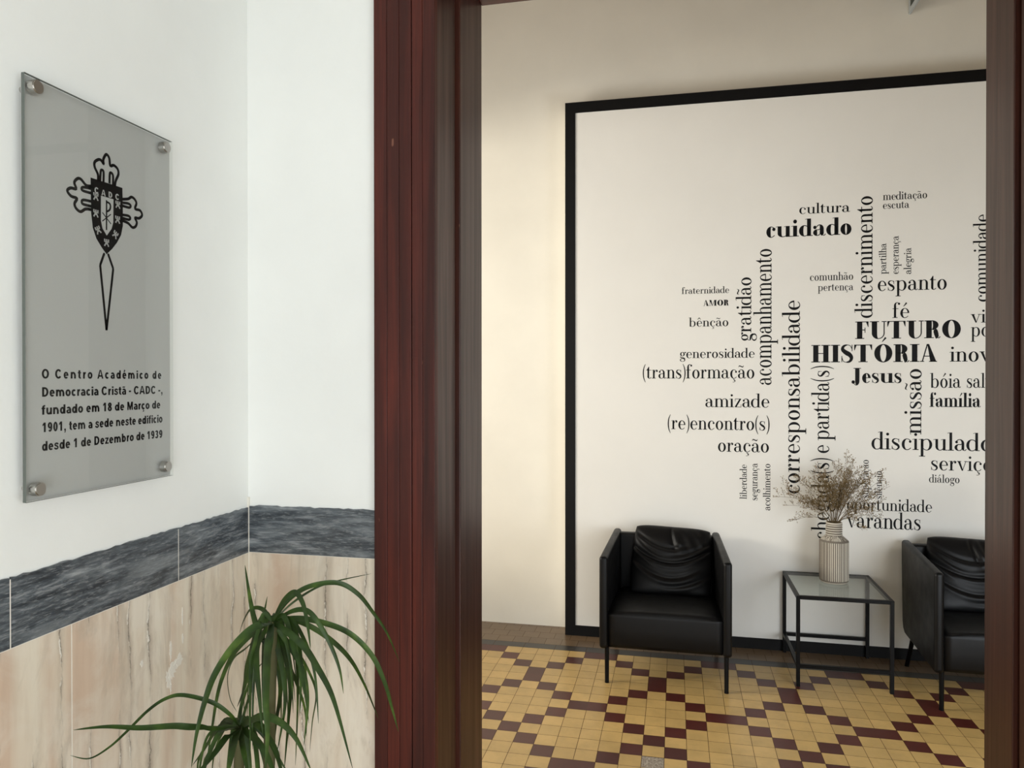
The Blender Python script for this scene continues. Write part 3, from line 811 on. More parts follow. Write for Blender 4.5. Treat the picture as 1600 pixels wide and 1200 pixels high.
def sans(ch):
    """plain bold sans-serif for the plaque; x-height 1, capitals 1.38"""
    w, h = 0.36, 0.27
    C = 1.38
    R = rect
    if ch == ' ':
        return [], 0.42
    if ch in 'éãç':
        P, adv = sans({'é': 'e', 'ã': 'a', 'ç': 'c'}[ch])
        P = list(P)
        if ch == 'é':
            P += stroke([(.42, 1.12), (.66, 1.44)], [.18, .26])
        elif ch == 'ã':
            P += stroke(smooth([(.18, 1.18), (.34, 1.30), (.54, 1.20), (.72, 1.32)]), .15)
        else:
            P += stroke(smooth([(.5, 0), (.52, -.15), (.66, -.22), (.58, -.36), (.36, -.36)]), .11)
        return P, adv
    if ch == 'O':
        return arc(.74, C / 2, .68, C / 2 + .02, w, w, h, 0, 360), 1.50
    if ch == 'C':
        return arc(.72, C / 2, .66, C / 2 + .02, w, w, h, 38, 322), 1.40
    if ch == 'A':
        return [[(0, 0), (.31, 0), (.70, C), (.52, C)], [(1.06, 0), (1.37, 0), (.85, C), (.67, C)], R(.28, 1.08, .30, .54)], 1.40
    if ch == 'D':
        return [R(.12, .12 + w, 0, C), R(.3, .62, 0, h), R(.3, .62, C - h, C)] + arc(.60, C / 2, .68, C / 2, w, w, h, -90, 90), 1.38
    if ch == 'M':
        return [R(.12, .40, 0, C), R(1.20, 1.48, 0, C), [(.12, C), (.50, C), (.88, .35), (.88, 0), (.70, 0)], [(1.48, C), (1.10, C), (.72, .35), (.72, 0), (.90, 0)]], 1.60
    if ch == 'e':
        return arc(.52, .5, .48, .52, w, w, h * .9, 0, 318) + [R(.1, .99, .41, .60)], 1.06
    if ch == 'c':
        return arc(.52, .5, .48, .52, w, w, h, 42, 318), 1.00
    if ch == 'o':
        return arc(.55, .5, .52, .52, w, w, h, 0, 360), 1.12
    if ch == 'a':
        return [R(.64, .64 + w, 0, .68)] + arc(.50, .64, .44, .38, w, w, h * .95, 0, 155) + arc(.42, .29, .38, .31, w, w, h * .85, 70, 310) + [R(.42, .70, .40, .58), [(.42, -.02), (.70, .10), (.70, .26), (.42, .2)]], 1.04
    if ch in 'db':
        xs = .76 if ch == 'd' else .10
        cx = .53 if ch == 'd' else .63
        return [R(xs, xs + w, 0, C)] + arc(cx, .5, .48, .52, w, w, h, 0, 360), 1.18
    if ch in 'nmr':
        P = [R(.10, .10 + w, 0, 1.0)]
        if ch == 'r':
            return P + arc(.66, .56, .52, .46, w, w, h, 85, 180), .74
        x = .10
        for _ in range(2 if ch == 'm' else 1):
            P += arc(x + .52 - (.04 if ch == 'm' else 0), .58, .50 - (.04 if ch == 'm' else 0), .44, w, w, h, 0, 180)
            x += .72 - (.08 if ch == 'm' else 0)
            P.append(R(x, x + w, 0, .60))
        return P, x + w + .10
    if ch == 'u':
        return [R(.10, .10 + w, .4, 1.0), R(.80, .80 + w, 0, 1.0)] + arc(.58, .42, .48, .44, w, w, h, 180, 360), 1.20
    if ch == 'i':
        return [R(.10, .10 + w, 0, 1.0), R(.10, .10 + w, 1.14, C)], .50
    if ch == 't':
        return [R(.14, .14 + w, .24, 1.28), R(.0, .66, .80, 1.0)] + arc(.14 + .48, .26, .48, .28, w, w, h * .8, 180, 275), .70
    if ch == 'f':
        return [R(.14, .14 + w, 0, 1.10), R(0, .68, .80, 1.0)] + arc(.14 + .50, 1.08, .50, .32, w, w, h * .8, 85, 180), .70
    if ch == 's':
        return stroke(smooth([(.84, .74), (.70, .88), (.48, .91), (.26, .84), (.24, .66), (.48, .54), (.74, .42), (.78, .24), (.60, .11), (.40, .10), (.20, .18), (.10, .30)], 4), .24), .98
    if ch == 'z':
        return [R(.06, .86, .79, 1.0), R(.04, .88, 0, .21), [(.52, .82), (.84, .82), (.40, .18), (.06, .18)]], .92
    if ch == '1':
        return [R(.42, .42 + w, 0, C), [(.42, C), (.50, C), (.50, 1.06), (.14, .86), (.14, 1.08)]], 1.06
    if ch == '0':
        return arc(.52, C / 2, .46, C / 2 + .02, w, w, h, 0, 360), 1.06
    if ch == '8':
        return arc(.52, .38, .46, .40, w, w, h * .85, 0, 360) + arc(.52, 1.02, .41, .37, w, w, h * .85, 0, 360), 1.06
    if ch == '9':
        return arc(.52, .92, .46, .47, w, w, h * .9, 0, 360) + arc(.52, C / 2, .46, C / 2 + .02, w, w, h * .9, -135, 20), 1.06
    if ch == '3':
        return arc(.50, .38, .46, .40, w, w, h * .85, -160, 85) + arc(.50, 1.02, .42, .37, w, w, h * .85, -75, 165) + [R(.36, .56, .62, .83)], 1.06
    if ch == '-':
        return [R(.06, .58, .40, .65)], .64
    if ch == ',':
        return [R(.12, .42, 0, .28), [(.28, 0), (.42, 0), (.34, -.28), (.14, -.34)]], .54
    raise ValueError(ch)


def sans_polys(text, track=0.10):
    x, P = 0.0, []
    for ch in text:
        g, adv = sans(ch)
        P += [[(a + x, b) for a, b in poly] for poly in g]
        x += adv + track
    return P, x - track

# ------------------------------------------------------------------ room shell
PAN_Y = 4.907          # face of the raised mural panel
FAR_Y = 5.055          # plastered wall behind it


def struct(name, bm, mat, parent=None, label=None):
    return new_obj(name, bm, mat, parent, kind='structure' if parent is None else None, label=label)


def wall_hole(bm, axis, p0, p1, a0, a1, z0, z1, ha0, ha1, hz0, hz1):
    """wall slab with one rectangular opening; axis = normal axis"""
    for (u0, u1, w0, w1) in ((a0, ha0, z0, z1), (ha1, a1, z0, z1), (ha0, ha1, z0, hz0), (ha0, ha1, hz1, z1)):
        if u1 - u0 > 1e-4 and w1 - w0 > 1e-4:
            if axis == 'x':
                box(bm, p0, p1, u0, u1, w0, w1)
            else:
                box(bm, u0, u1, p0, p1, w0, w1)


bm = bmesh.new(); box(bm, -1.2, -1.0, -2.0, 1.6, 0, 3.7)
struct('wall_left', bm, M_WALL)
bm = bmesh.new(); wall_hole(bm, 'y', 1.6, 1.97, -3.2, 1.3, 0, 4.4, -0.56, 0.772, 0, 2.77)
wall_hole(bm, 'y', 1.6, 1.97, 1.3, 4.2, 0, 4.4, 1.4, 2.7, 0.1, 1.95)  # second opening added for the panel fill
struct('wall_back', bm, [M_WALL])
bm = bmesh.new(); wall_hole(bm, 'x', 1.45, 1.6, -2.0, 1.6, 0, 3.7, -1.1, 0.0, 1.0, 2.5)  # opening added for the entrance fill
struct('wall_right', bm, M_WALL)
bm = bmesh.new(); wall_hole(bm, 'y', -2.0, -1.8, -1.0, 1.45, 0, 3.7, -0.25, 1.4, 0.0, 2.3)
struct('wall_front', bm, M_WALL)
bm = bmesh.new(); box(bm, -1.2, 1.6, -2.0, 1.6, 3.7, 3.85)
struct('ceiling', bm, M_CEIL)
bm = bmesh.new(); box(bm, -3.2, 4.2, 1.6, 5.25, 4.4, 4.55)
struct('ceiling_inner', bm, M_CEIL_W)
bm = bmesh.new(); box(bm, -3.1, 4.0, FAR_Y, 5.25, 0, 4.4)
struct('wall_far', bm, M_WALL_IN)
bm = bmesh.new(); wall_hole(bm, 'x', -3.25, -3.1, 1.97, 5.25, 0, 4.4, 2.7, 4.4, 1.0, 3.21)  # head of the opening set to cut the added light's shadow edge
struct('wall_inner_left', bm, M_WALL_IN)
bm = bmesh.new(); box(bm, 4.0, 4.15, 1.97, 5.25, 0, 4.4)
struct('wall_inner_right', bm, M_WALL_IN)
bm = bmesh.new(); box(bm, -0.714, 3.9, PAN_Y, FAR_Y, 0.0, 3.539)
struct('wall_panel', bm, M_PANEL)

# black painted frame round the mural panel; its foot doubles as the skirting
bm = bmesh.new()
fy0, fy1 = PAN_Y - 0.006, PAN_Y
box(bm, -0.716, -0.648, fy0, fy1, 0.0, 3.541)
box(bm, -0.648, 3.9, fy0, fy1, 3.471, 3.541)
box(bm, -0.648, 3.9, fy0, fy1, 0.0, 0.068)
struct('trim_1', bm, M_BLACK)

# floor: one mesh of laid tiles over grout
TX, TY, X0, Y0 = 0.09966, 0.10183, -1.0436, 4.6163


def floor_mesh():
    V, F, MI = [], [], []

    def quad(x0, x1, y0, y1, z, mi):
        b = len(V)
        V.extend([(x0, y0, z), (x1, y0, z), (x1, y1, z), (x0, y1, z)])
        F.append((b, b + 1, b + 2, b + 3)); MI.append(mi)
    quad(-3.3, 4.2, -2.0, 5.26, -0.0015, 4)
    g = 0.0011
    c0, c1 = -21, 51
    for r in range(0, 64):
        y1, y0 = Y0 - r * TY, Y0 - (r + 1) * TY
        skip = set()
        rr = r if r < 7 else 7 + (r - 7) % 6
        for c in range(c0, c1):
            k = c % 7
            if r < 7:
                red = (rr == 0 and k in (5, 6)) or (rr == 1 and k in (0, 4)) or (rr in (2, 5) and k in (1, 3)) or (rr in (3, 4) and k == 2) or (rr == 6 and k in (0, 4))
            else:
                q = rr - 7
                red = (q == 0 and k in (5, 6)) or (q in (1, 5) and k in (0, 4)) or (q in (2, 4) and k in (1, 3)) or (q == 3 and k == 2)
            x0, x1 = X0 + c * TX, X0 + (c + 1) * TX
            if c == 9 and r == 12:
                quad(x0 + g, x1 - g, y0 + g, y1 - g, -0.001, 5)
                continue
            wide = red and k in (5, 6)
            tall = red and r in (3, 4) and k == 2
            xa = x0 + (0 if wide and k == 6 else g)
            xb = x1 - (0 if wide and k == 5 else g)
            ya = y0 + (0 if tall and r == 3 else g)
            yb = y1 - (0 if tall and r == 4 else g)
            quad(xa, xb, ya, yb, 0.0, 1 if red else 0)
    # charcoal line, then the plain tan border up to the wall
    for c in range(c0, c1, 2):
        quad(X0 + c * TX + g, X0 + (c + 2) * TX - g, Y0 + g, Y0 + 0.084 - g, 0.0, 3)
    for r in range(5):
        ya = Y0 + 0.084 + r * 0.107
        for c in range(c0, c1):
            o = (r % 2) * 0.045
            quad(X0 + c * 0.105 - 0.2 + o + g, X0 + (c + 1) * 0.105 - 0.2 + o - g, ya + g, min(ya + 0.107, 5.25) - g, 0.0, 2)
    me = bpy.data.meshes.new('floor')
    me.from_pydata(V, [], F)
    for p, mi in zip(me.polygons, MI):
        p.material_index = mi
    t = NT('broken_concrete')
    v = t.coords()
    n1 = t.noise(v, 120, 6, 0.7)
    t.bump(n1, 0.8, 0.004)
    conc = t.set(Base_Color=t.ramp(n1, [(0.35, srgb(105, 92, 80)), (0.55, srgb(168, 156, 140)), (0.7, srgb(215, 206, 190))]), Roughness=0.9)
    for mm in (M_YEL, M_RED, M_TAN, M_GRY, M_FGROUT, conc):
        me.materials.append(mm)
    o = bpy.data.objects.new('floor', me)
    COL.objects.link(o)
    o['kind'] = 'structure'


floor_mesh()

# ------------------------------------------------------------------ marble dado of the entrance
rng = random.Random(4)


def slab(name, axis, a0, a1, z0, z1, mat, rough_top=False):
    """thin stone slab on the left wall (axis 'y') or the back wall (axis 'x'), top edge slightly uneven where plaster laps over"""
    bm = bmesh.new()
    n = max(2, int((a1 - a0) / 0.012)) if rough_top else 1
    top = [z1 + (rng.uniform(-0.0022, 0.0012) if rough_top else 0) for _ in range(n + 1)]
    pts = [(a0, z0), (a1, z0)] + [(a0 + (a1 - a0) * i / n, top[i]) for i in range(n, -1, -1)]
    if axis == 'y':
        prism(bm, pts, lambda a, b, t: Vector((-1.0 + t, a, b)), 0.0, 0.003)
    else:
        prism(bm, pts, lambda a, b, t: Vector((a, 1.6 - t, b)), 0.0, 0.003)
    return struct(name, bm, mat)


JS = 0.0012
for i, (a0, a1) in enumerate(((-1.8, 0.945), (0.945, 1.340), (1.340, 1.596))):
    slab('trim_%d' % (2 + i), 'y', a0 + JS, a1 - JS, 1.288, 1.397, M_DMARB, True)
slab('trim_5', 'x', -0.996, -0.669, 1.289, 1.401, M_DMARB, True)
for i, (a0, a1) in enumerate(((-1.8, 0.4), (0.4, 1.063), (1.063, 1.597))):
    slab('trim_%d' % (6 + i), 'y', a0 + JS, a1 - JS, 0.0, 1.2868, M_PMARB)
slab('trim_9', 'x', -0.996, -0.669, 0.0, 1.2878, M_PMARB)
# white grout behind the joints
bm = bmesh.new()
box(bm, -1.0, -0.9973, -1.8, 1.6, 0, 1.394)
box(bm, -1.0, -0.669, 1.5973, 1.6, 0, 1.396)
box(bm, -1.0, -0.9955, 1.5955, 1.6, 0, 1.42)
struct('trim_10', bm, M_GROUT)
# chipped white filler on the marble
bm = bmesh.new()


def blot(cy, cz, ry, rz, n=26, seed=1):
    rr = random.Random(seed)
    pts = []
    for i in range(n):
        a = 2 * PI * i / n
        k = rr.uniform(0.45, 1.15)
        pts.append((cy + ry * k * math.cos(a), cz + rz * k * math.sin(a)))
    prism(bm, pts, lambda a, b, t: Vector((-0.997 + t, a, b)), -0.0005, 0.0003 + 0.00006 * seed)


blot(1.325, 1.117, 0.020, 0.014, seed=2)
blot(1.318, 1.108, 0.012, 0.016, seed=12)
blot(1.335, 1.122, 0.012, 0.009, seed=13)
blot(1.309, 1.100, 0.010, 0.022, seed=3)
blot(1.342, 1.128, 0.012, 0.010, seed=4)
blot(1.314, 1.152, 0.004, 0.020, seed=5)
blot(1.352, 1.165, 0.003, 0.011, seed=6)
blot(1.351, 1.214, 0.0025, 0.02, seed=7)
blot(1.314, 1.078, 0.003, 0.012, seed=8)
blot(1.231, 1.158, 0.005, 0.007, seed=9)
struct('trim_11', bm, M_GROUT)

# ------------------------------------------------------------------ mahogany door surround (opening without a leaf in view)
door = thing('door_1', None, None, (0.1, 1.6, 0), kind='structure')
LI, RI = -0.522, 0.727           # faces of the stops
HZ = 2.731


def boards(name, L, z0=0.0, z1=2.77, mat=None, bev=0.0025):
    for (x0, x1, y0, y1) in L:
        bm = bmesh.new()
        box(bm, x0, x1, y0, y1, z0, z1, bev)
        new_obj(name, bm, mat, door)


mir = lambda L: [(LI + RI - x1, LI + RI - x0, y0, y1) for (x0, x1, y0, y1) in L]
CAS = [(-0.669, -0.6375, 1.580, 1.60), (-0.6355, -0.6073, 1.576, 1.60), (-0.6073, -0.5785, 1.5772, 1.60),
       (-0.5762, -0.5522, 1.576, 1.60), (-0.5522, -0.5235, 1.5772, 1.60)]
boards('casing_board', CAS, 0, HZ + 0.147, M_WOOD, 0.0012)
boards('casing_board', mir(CAS), 0, HZ + 0.147, M_WOOD, 0.0012)
boards('jamb', [(-0.56, -0.531, 1.60, 1.762)], 0, HZ + 0.01, M_WOOD_IN)
boards('jamb', [(0.736, 0.772, 1.60, 1.822)], 0, HZ + 0.01, M_WOOD_IN)
boards('jamb_groove', [(-0.56, -0.541, 1.762, 1.775)], 0, HZ + 0.02, M_WOOD_IN, 0.001)
boards('jamb_groove', [(0.746, 0.772, 1.822, 1.833)], 0, HZ + 0.02, M_WOOD_IN, 0.001)
boards('door_stop', [(-0.56, LI, 1.775, 1.985)], 0, HZ + 0.03, M_WOOD_IN)
boards('door_stop', [(RI, 0.772, 1.833, 1.985)], 0, HZ + 0.03, M_WOOD_IN)
for (y0, y1, z0) in ((1.60, 1.762, HZ + 0.009), (1.775, 1.985, HZ)):
    bm = bmesh.new(); box(bm, LI, RI, y0, y1, z0, 2.77, 0.0025)
    new_obj('head_jamb', bm, M_WOODX, door)
bm = bmesh.new(); box(bm, -0.5235, 0.7285, 1.575, 1.60, HZ, HZ + 0.147, 0.0025)
new_obj('head_casing', bm, M_WOODX, door)

# ------------------------------------------------------------------ lettering on the panel
DESCR = {
    'fraternidade': 'small black lettering reading fraternidade, topmost word at the far left',
    'AMOR': 'tiny black capitals reading AMOR between fraternidade and bênção',
    'Jesus': 'bold black five-letter word starting with J below HISTÓRIA',
    'vida': 'black lettering starting with vi, cut off by the right door jamb beside FUTURO, upper line',
    'ponte': 'black lettering starting with po, cut off by the right door jamb beside FUTURO, lower line',
    'inovação': 'black lettering starting with inov, cut off by the right jamb beside HISTÓRIA',
    'salva': 'black lettering starting with sal, cut off by the right jamb, just right of bóia',
    'bóia': 'black lettering reading bóia above the bold word família',
    'comunidade': 'tall vertical black lettering reading comunidade, half hidden by the right jamb',
    'chegada(s) e partida(s)': 'vertical black lettering chegada(s) e partida(s) running down behind the dried flowers',
    'superação': 'small vertical black word half hidden by the flowers, left of silêncio',
    'silêncio': 'small vertical black lettering reading silêncio at the right of the dried flowers',
}
SIZE_WORD = lambda xh: 'tiny' if xh < 0.03 else ('small' if xh < 0.042 else ('medium' if xh < 0.063 else 'large'))
for (txt, bold, vert, xo, zo, length, xh, ref) in WORDS:
    polys, adv = text_polys(txt, bold)
    _, adv_ref = text_polys(ref, bold)
    sx = length / adv_ref
    bm = bmesh.new()
    if vert:
        f = lambda a, b, t: Vector((-b * xh, t, a * sx))
    else:
        f = lambda a, b, t: Vector((a * sx, t, b * xh))
    for p in polys:
        prism(bm, p, f, -0.0008, 0.0)
    o = new_obj('wall_lettering', bm, M_VINYL)
    o.location = (xo, PAN_Y, zo)
    o['label'] = DESCR.get(txt, '%s%s black %slettering reading %s on the white panel' % (SIZE_WORD(xh), ' bold' if bold else '', 'vertical ' if vert else '', txt))
    o['category'] = 'lettering'
    o['group'] = 'word cloud on the white panel'

# ------------------------------------------------------------------ steel and acrylic plaque on the left wall
def clear_sheet(name, tint, edge):
    t = NT(name)
    nt = t.nt
    nt.nodes.remove(t.b)
    tr = t.n('ShaderNodeBsdfTransparent'); tr.inputs[0].default_value = (*tint, 1)
    gl = t.n('ShaderNodeBsdfGlossy'); gl.inputs['Roughness'].default_value = 0.03
    fr = t.n('ShaderNodeFresnel'); fr.inputs[0].default_value = 1.36
    mx = t.n('ShaderNodeMixShader')
    ge = t.n('ShaderNodeNewGeometry')
    inv = t.n('ShaderNodeMath', operation='SUBTRACT'); inv.inputs[0].default_value = 1.0
    t.l(ge.outputs['Backfacing'], inv.inputs[1])
    mu = t.n('ShaderNodeMath', operation='MULTIPLY')
    t.l(fr.outputs[0], mu.inputs[0]); t.l(inv.outputs[0], mu.inputs[1])
    t.l(mu.outputs[0], mx.inputs[0]); t.l(tr.outputs[0], mx.inputs[1]); t.l(gl.outputs[0], mx.inputs[2])
    t.l(mx.outputs[0], nt.nodes['Material Output'].inputs[0])
    return t.mat, plain(name + '_edge', edge, 0.25)


M_ACR, M_ACR_E = clear_sheet('clear_acrylic', (0.96, 0.97, 0.965), srgb(92, 98, 93))
M_PLATE = plain('grey_plaque_plate', srgb(184, 183, 181), 0.45, 0.0)
M_INK = plain('black_ink', srgb(5, 5, 5), 0.6, 0.0, Specular_IOR_Level=0.2)


def sheet(bm, axis, lo, hi):
    box(bm, lo[0], hi[0], lo[1], hi[1], lo[2], hi[2])
    bm.normal_update()
    for f in bm.faces:
        f.material_index = 0 if abs(f.normal[axis]) > 0.9 or (axis == 0 and f.normal.y > 0.9) else 1


PQ = (0.9525, 1.2955, 1.511, 2.173)
plq = thing('wall_plaque', 'grey plaque with a black cross emblem and five lines of text on the left wall', 'plaque', (-1.0, 1.1235, 1.511))
bm = bmesh.new(); box(bm, -0.9860, -0.9820, PQ[0] + .004, PQ[1] - .0005, PQ[2] + .0005, PQ[3] - .0005)
plate = new_obj('plate', bm, M_PLATE, plq)
bm = bmesh.new(); sheet(bm, 0, (-0.9811, PQ[0], PQ[2]), (-0.9750, PQ[1], PQ[3]))
new_obj('acrylic_sheet', bm, [M_ACR, M_ACR_E], plq, label='clear sheet with greenish grey edges', recalc=False)
PX = lambda t0: (lambda a, b, t: Vector((t, a, b)))
to_p = lambda a, b, t: Vector((t, a, b))
XA, XB, XC = -0.9820, -0.9817, -0.9815
bm = bmesh.new()
prism(bm, EMBLEM['shield'], to_p, XA, XB)


def line2(bm, pts, w, closed=False, k=4, t0=XA, t1=XB):
    sp = smooth(pts, k)
    for q in stroke(sp, w):
        prism(bm, q, to_p, t0, t1)


for k in ('arm_top', 'arm_left', 'arm_right'):
    line2(bm, EMBLEM[k], 0.0052)
for p in EMBLEM['prongs']:
    line2(bm, p, 0.0048)
dg = EMBLEM['dagger']
for a, b in zip(dg, dg[1:]):
    for q in stroke([a, b], 0.0047):
        prism(bm, q, to_p, XA, XB)
prism(bm, disc(dg[2][0], dg[2][1] + .002, 0.0015), to_p, XA, XB)
for c in (dg[1], dg[3], dg[0], dg[4]):
    prism(bm, disc(c[0], c[1], 0.0013, 8), to_p, XA, XB)
emb = new_obj('emblem', bm, M_INK, plq, label='black cross and shield emblem')


def sans_mesh(bm, body, x0, zb, width, cap, t0, t1, track=0.10):
    P, adv = sans_polys(body, track)
    sx, sz = width / adv, cap / 1.38
    for p in P:
        prism(bm, [(x0 + a * sx, zb + b * sz) for a, b in p], to_p, t0, t1)


bm = bmesh.new()
prism(bm, EMBLEM['field'], to_p, XB, XC)
for (ch, a, b) in EMBLEM['letters']:
    sans_mesh(bm, ch, a - 0.0050, b - 0.0050, 0.0100, 0.0104, XB, XC)
for i, (a, b) in enumerate(EMBLEM['castles']):
    rot = (0, 0, 0, 0, 0.5, -0.5, 0)[i]
    s = 0.0058
    for poly in (rect(-1, -.55, .25, 1.05), rect(-.22, .22, .0, 1.05), rect(.55, 1, .25, 1.05), rect(-1, 1, .15, .5), rect(-.5, .5, -.5, .2),
                 [(-.5, -.1), (-.2, -.3), (-.6, -1.1), (-1.05, -.95)], [(.5, -.1), (.2, -.3), (.6, -1.1), (1.05, -.95)]):
        P = [(a + s * (x * math.cos(rot) - y * 1.05 * math.sin(rot)), b + s * (x * math.sin(rot) + y * 1.05 * math.cos(rot))) for x, y in poly]
        prism(bm, P, to_p, XB, XC)
new_obj('shield_marks', bm, M_PLATE, emb, label='grey castles, letters and field on the shield')
bm = bmesh.new()
for p, w in zip(EMBLEM['rho'], (0.0030, 0.0018, 0.0018, 0.0034)):
    sp = smooth(p, 5) if len(p) > 2 else p
    for q in stroke(sp, w):
        prism(bm, q, to_p, XC, XC + 0.0002)
new_obj('monogram', bm, M_INK, emb, label='black monogram on the grey field')
bm = bmesh.new()
for i, (body, a, b, wd) in enumerate(EMBLEM['lines']):
    sans_mesh(bm, body, a, b, wd, 0.0152, XA, XB, 0.34 if i == 0 else 0.10)
new_obj('inscription', bm, M_INK, plq)
for (a, b) in EMBLEM['bolts']:
    bm = bmesh.new()
    da = 0.006 if a < 1.1 else -0.004
    cyl(bm, (-1.0, a + da, b), (-0.9860, a + da, b), 0.0050, n=20)
    cyl(bm, (-0.9750, a, b), (-0.9620, a, b), 0.0108, n=28)
    es = [e for e in bm.edges if all(abs(v.co.x + 0.9620) < 1e-6 for v in e.verts)]
    bmesh.ops.bevel(bm, geom=es, offset=0.0015, segments=2, affect='EDGES')
    new_obj('standoff', bm, M_STEEL, plq, smooth=False)

# ------------------------------------------------------------------ armchairs
def arm_side(s):
    bm = bmesh.new()
    prof = [(0.0, 0.200), (0.0, 0.712), (0.692, 0.742), (0.690, 0.60), (0.668, 0.262), (0.652, 0.220), (0.612, 0.196), (0.30, 0.196), (0.02, 0.194)]
    xo = lambda y: s * (0.359 - 0.030 * y / 0.69)
    xi = lambda y: s * (0.312 - 0.030 * y / 0.69)
    a = [bm.verts.new((xo(y), y, z)) for y, z in prof]
    b = [bm.verts.new((xi(y), y, z)) for y, z in prof]
    n = len(prof)
    bm.faces.new(a); bm.faces.new(b[::-1])
    for i in range(n):
        bm.faces.new((a[i], b[i], b[(i + 1) % n], a[(i + 1) % n]))
    bmesh.ops.recalc_face_normals(bm, faces=bm.faces)
    es = [e for e in bm.edges if len(e.link_faces) == 2 and e.calc_face_angle(0) > 0.9]
    bmesh.ops.bevel(bm, geom=es, offset=0.018, segments=5, profile=0.5, affect='EDGES')
    return bm


def seat_bm():
    bm = bmesh.new()
    nx, ny = 16, 18
    # padded block: domed top, rounded front edge
    prof = []
    for i in range(7):
        a = PI / 2 * i / 6
        prof.append((0.045 - 0.035 * math.sin(a) + 0.0, 0.385 + 0.035 * (1 - math.cos(a)) * 0 + 0.0))
    sec = [(0.60, 0.196), (0.05, 0.196), (0.022, 0.202), (0.012, 0.225), (0.010, 0.30), (0.011, 0.375)]
    for i in range(1, 7):
        a = PI / 2 * i / 6
        sec.append((0.011 + 0.034 * (1 - math.cos(a)), 0.375 + 0.034 * math.sin(a)))
    sec += [(0.12, 0.416), (0.25, 0.416), (0.38, 0.408), (0.60, 0.396)]
    rows = []
    for i in range(nx + 1):
        u = -1 + 2 * i / nx
        x = 0.3165 * u
        row = []
        for (y, z) in sec:
            xx = u * (0.3115 - 0.030 * y / 0.69)
            dz = 0.0
            if z > 0.37 and y > 0.02:
                dz = -0.018 * abs(u) ** 6 + 0.004 * (1 - u * u)
            dy = 0.004 * abs(u) ** 8 if y < 0.05 else 0
            row.append(bm.verts.new((xx, y + dy, z + dz)))
        rows.append(row)
    m_ = len(sec)
    for a, b in zip(rows, rows[1:]):
        for k in range(m_):
            bm.faces.new((a[k], a[(k + 1) % m_], b[(k + 1) % m_], b[k]))
    bm.faces.new(rows[0]); bm.faces.new(rows[-1][::-1])
    return bm


def cushion_bm(seed):
    rr = random.Random(seed)
    bm = bmesh.new()
    nu, nv = 64, 56
    c = Vector((0, 0.500, 0.590))
    upv = Vector((0, 0.46, 0.89)).normalized()
    nrm = Vector((0, -0.89, 0.46)).normalized()
    HW, HH = 0.242, 0.214
    folds = [(0.30, 0.55, 0.010, 0.060, -0.95, 0.25), (-0.12, 0.52, 0.014, 0.055, -1.0, 1.0), (-0.55, 0.58, 0.010, 0.060, -1.0, 0.6),
             (0.10, 0.50, 0.008, 0.05, 0.2, 1.0), (-0.78, 0.40, 0.007, 0.05, -0.2, 1.0), (0.02, 0.72, 0.006, 0.04, -1.0, -0.35), (-0.30, 0.75, 0.006, 0.04, -1.0, -0.4)]

    def disp(u, v):
        d = 0.052 * max(0, 1 - abs(u) ** 3.2) ** 0.5 * max(0, 1 - abs(v) ** 3.2) ** 0.5
        for (v0, cv, A, s, ua, ub) in folds:
            vc = v0 + cv * (u * u)
            env = 1 / (1 + math.exp(-(u - ua) * 9)) * 1 / (1 + math.exp((u - ub) * 9))
            env *= max(0, 1 - abs(v) ** 6)
            q = (v - vc) / s
            d += env * A * (-math.exp(-q * q) + 0.75 * math.exp(-((q + 2.0) / 1.5) ** 2))
        # the dimple that runs down from the top edge
        uc = 0.05 - 0.10 * math.sin((v - 0.35) * 3)
        e = 1 / (1 + math.exp(-(v - 0.28) * 14))
        d += e * (-0.012 * math.exp(-((u - uc) / 0.045) ** 2) + 0.008 * math.exp(-((u - uc - 0.13) / 0.09) ** 2)) * max(0, 1 - abs(v) ** 6)
        d += e * 0.003 * math.sin(u * 22 + v * 9) * (u > 0.15) * max(0, 1 - abs(u) ** 6) * max(0, 1 - abs(v) ** 6)
        return d
    F, B = {}, {}
    for i in range(nu + 1):
        for j in range(nv + 1):
            u, v = -1 + 2 * i / nu, -1 + 2 * j / nv
            px = u * HW * (1 - 0.05 * v ** 4) * (1 - 0.03 * max(0, v)) + 0.01 * v
            pz = v * HH * (1 - 0.07 * u ** 6) - 0.010 * u * (v > 0) * v
            if v > 0.0:
                pz += 0.0
            base = c + Vector((px, 0, 0)) + upv * pz
            edge = i in (0, nu) or j in (0, nv)
            F[i, j] = bm.verts.new(base + nrm * (disp(u, v) if not edge else 0))
            B[i, j] = F[i, j] if edge else bm.verts.new(base - nrm * 0.045 * max(0, 1 - abs(u) ** 4) ** 0.5 * max(0, 1 - abs(v) ** 4) ** 0.5)
    for i in range(nu):
        for j in range(nv):
            for G in (F, B):
                vs = [G[i, j], G[i + 1, j], G[i + 1, j + 1], G[i, j + 1]]
                bm.faces.new(vs if G is F else vs[::-1])
    return bm


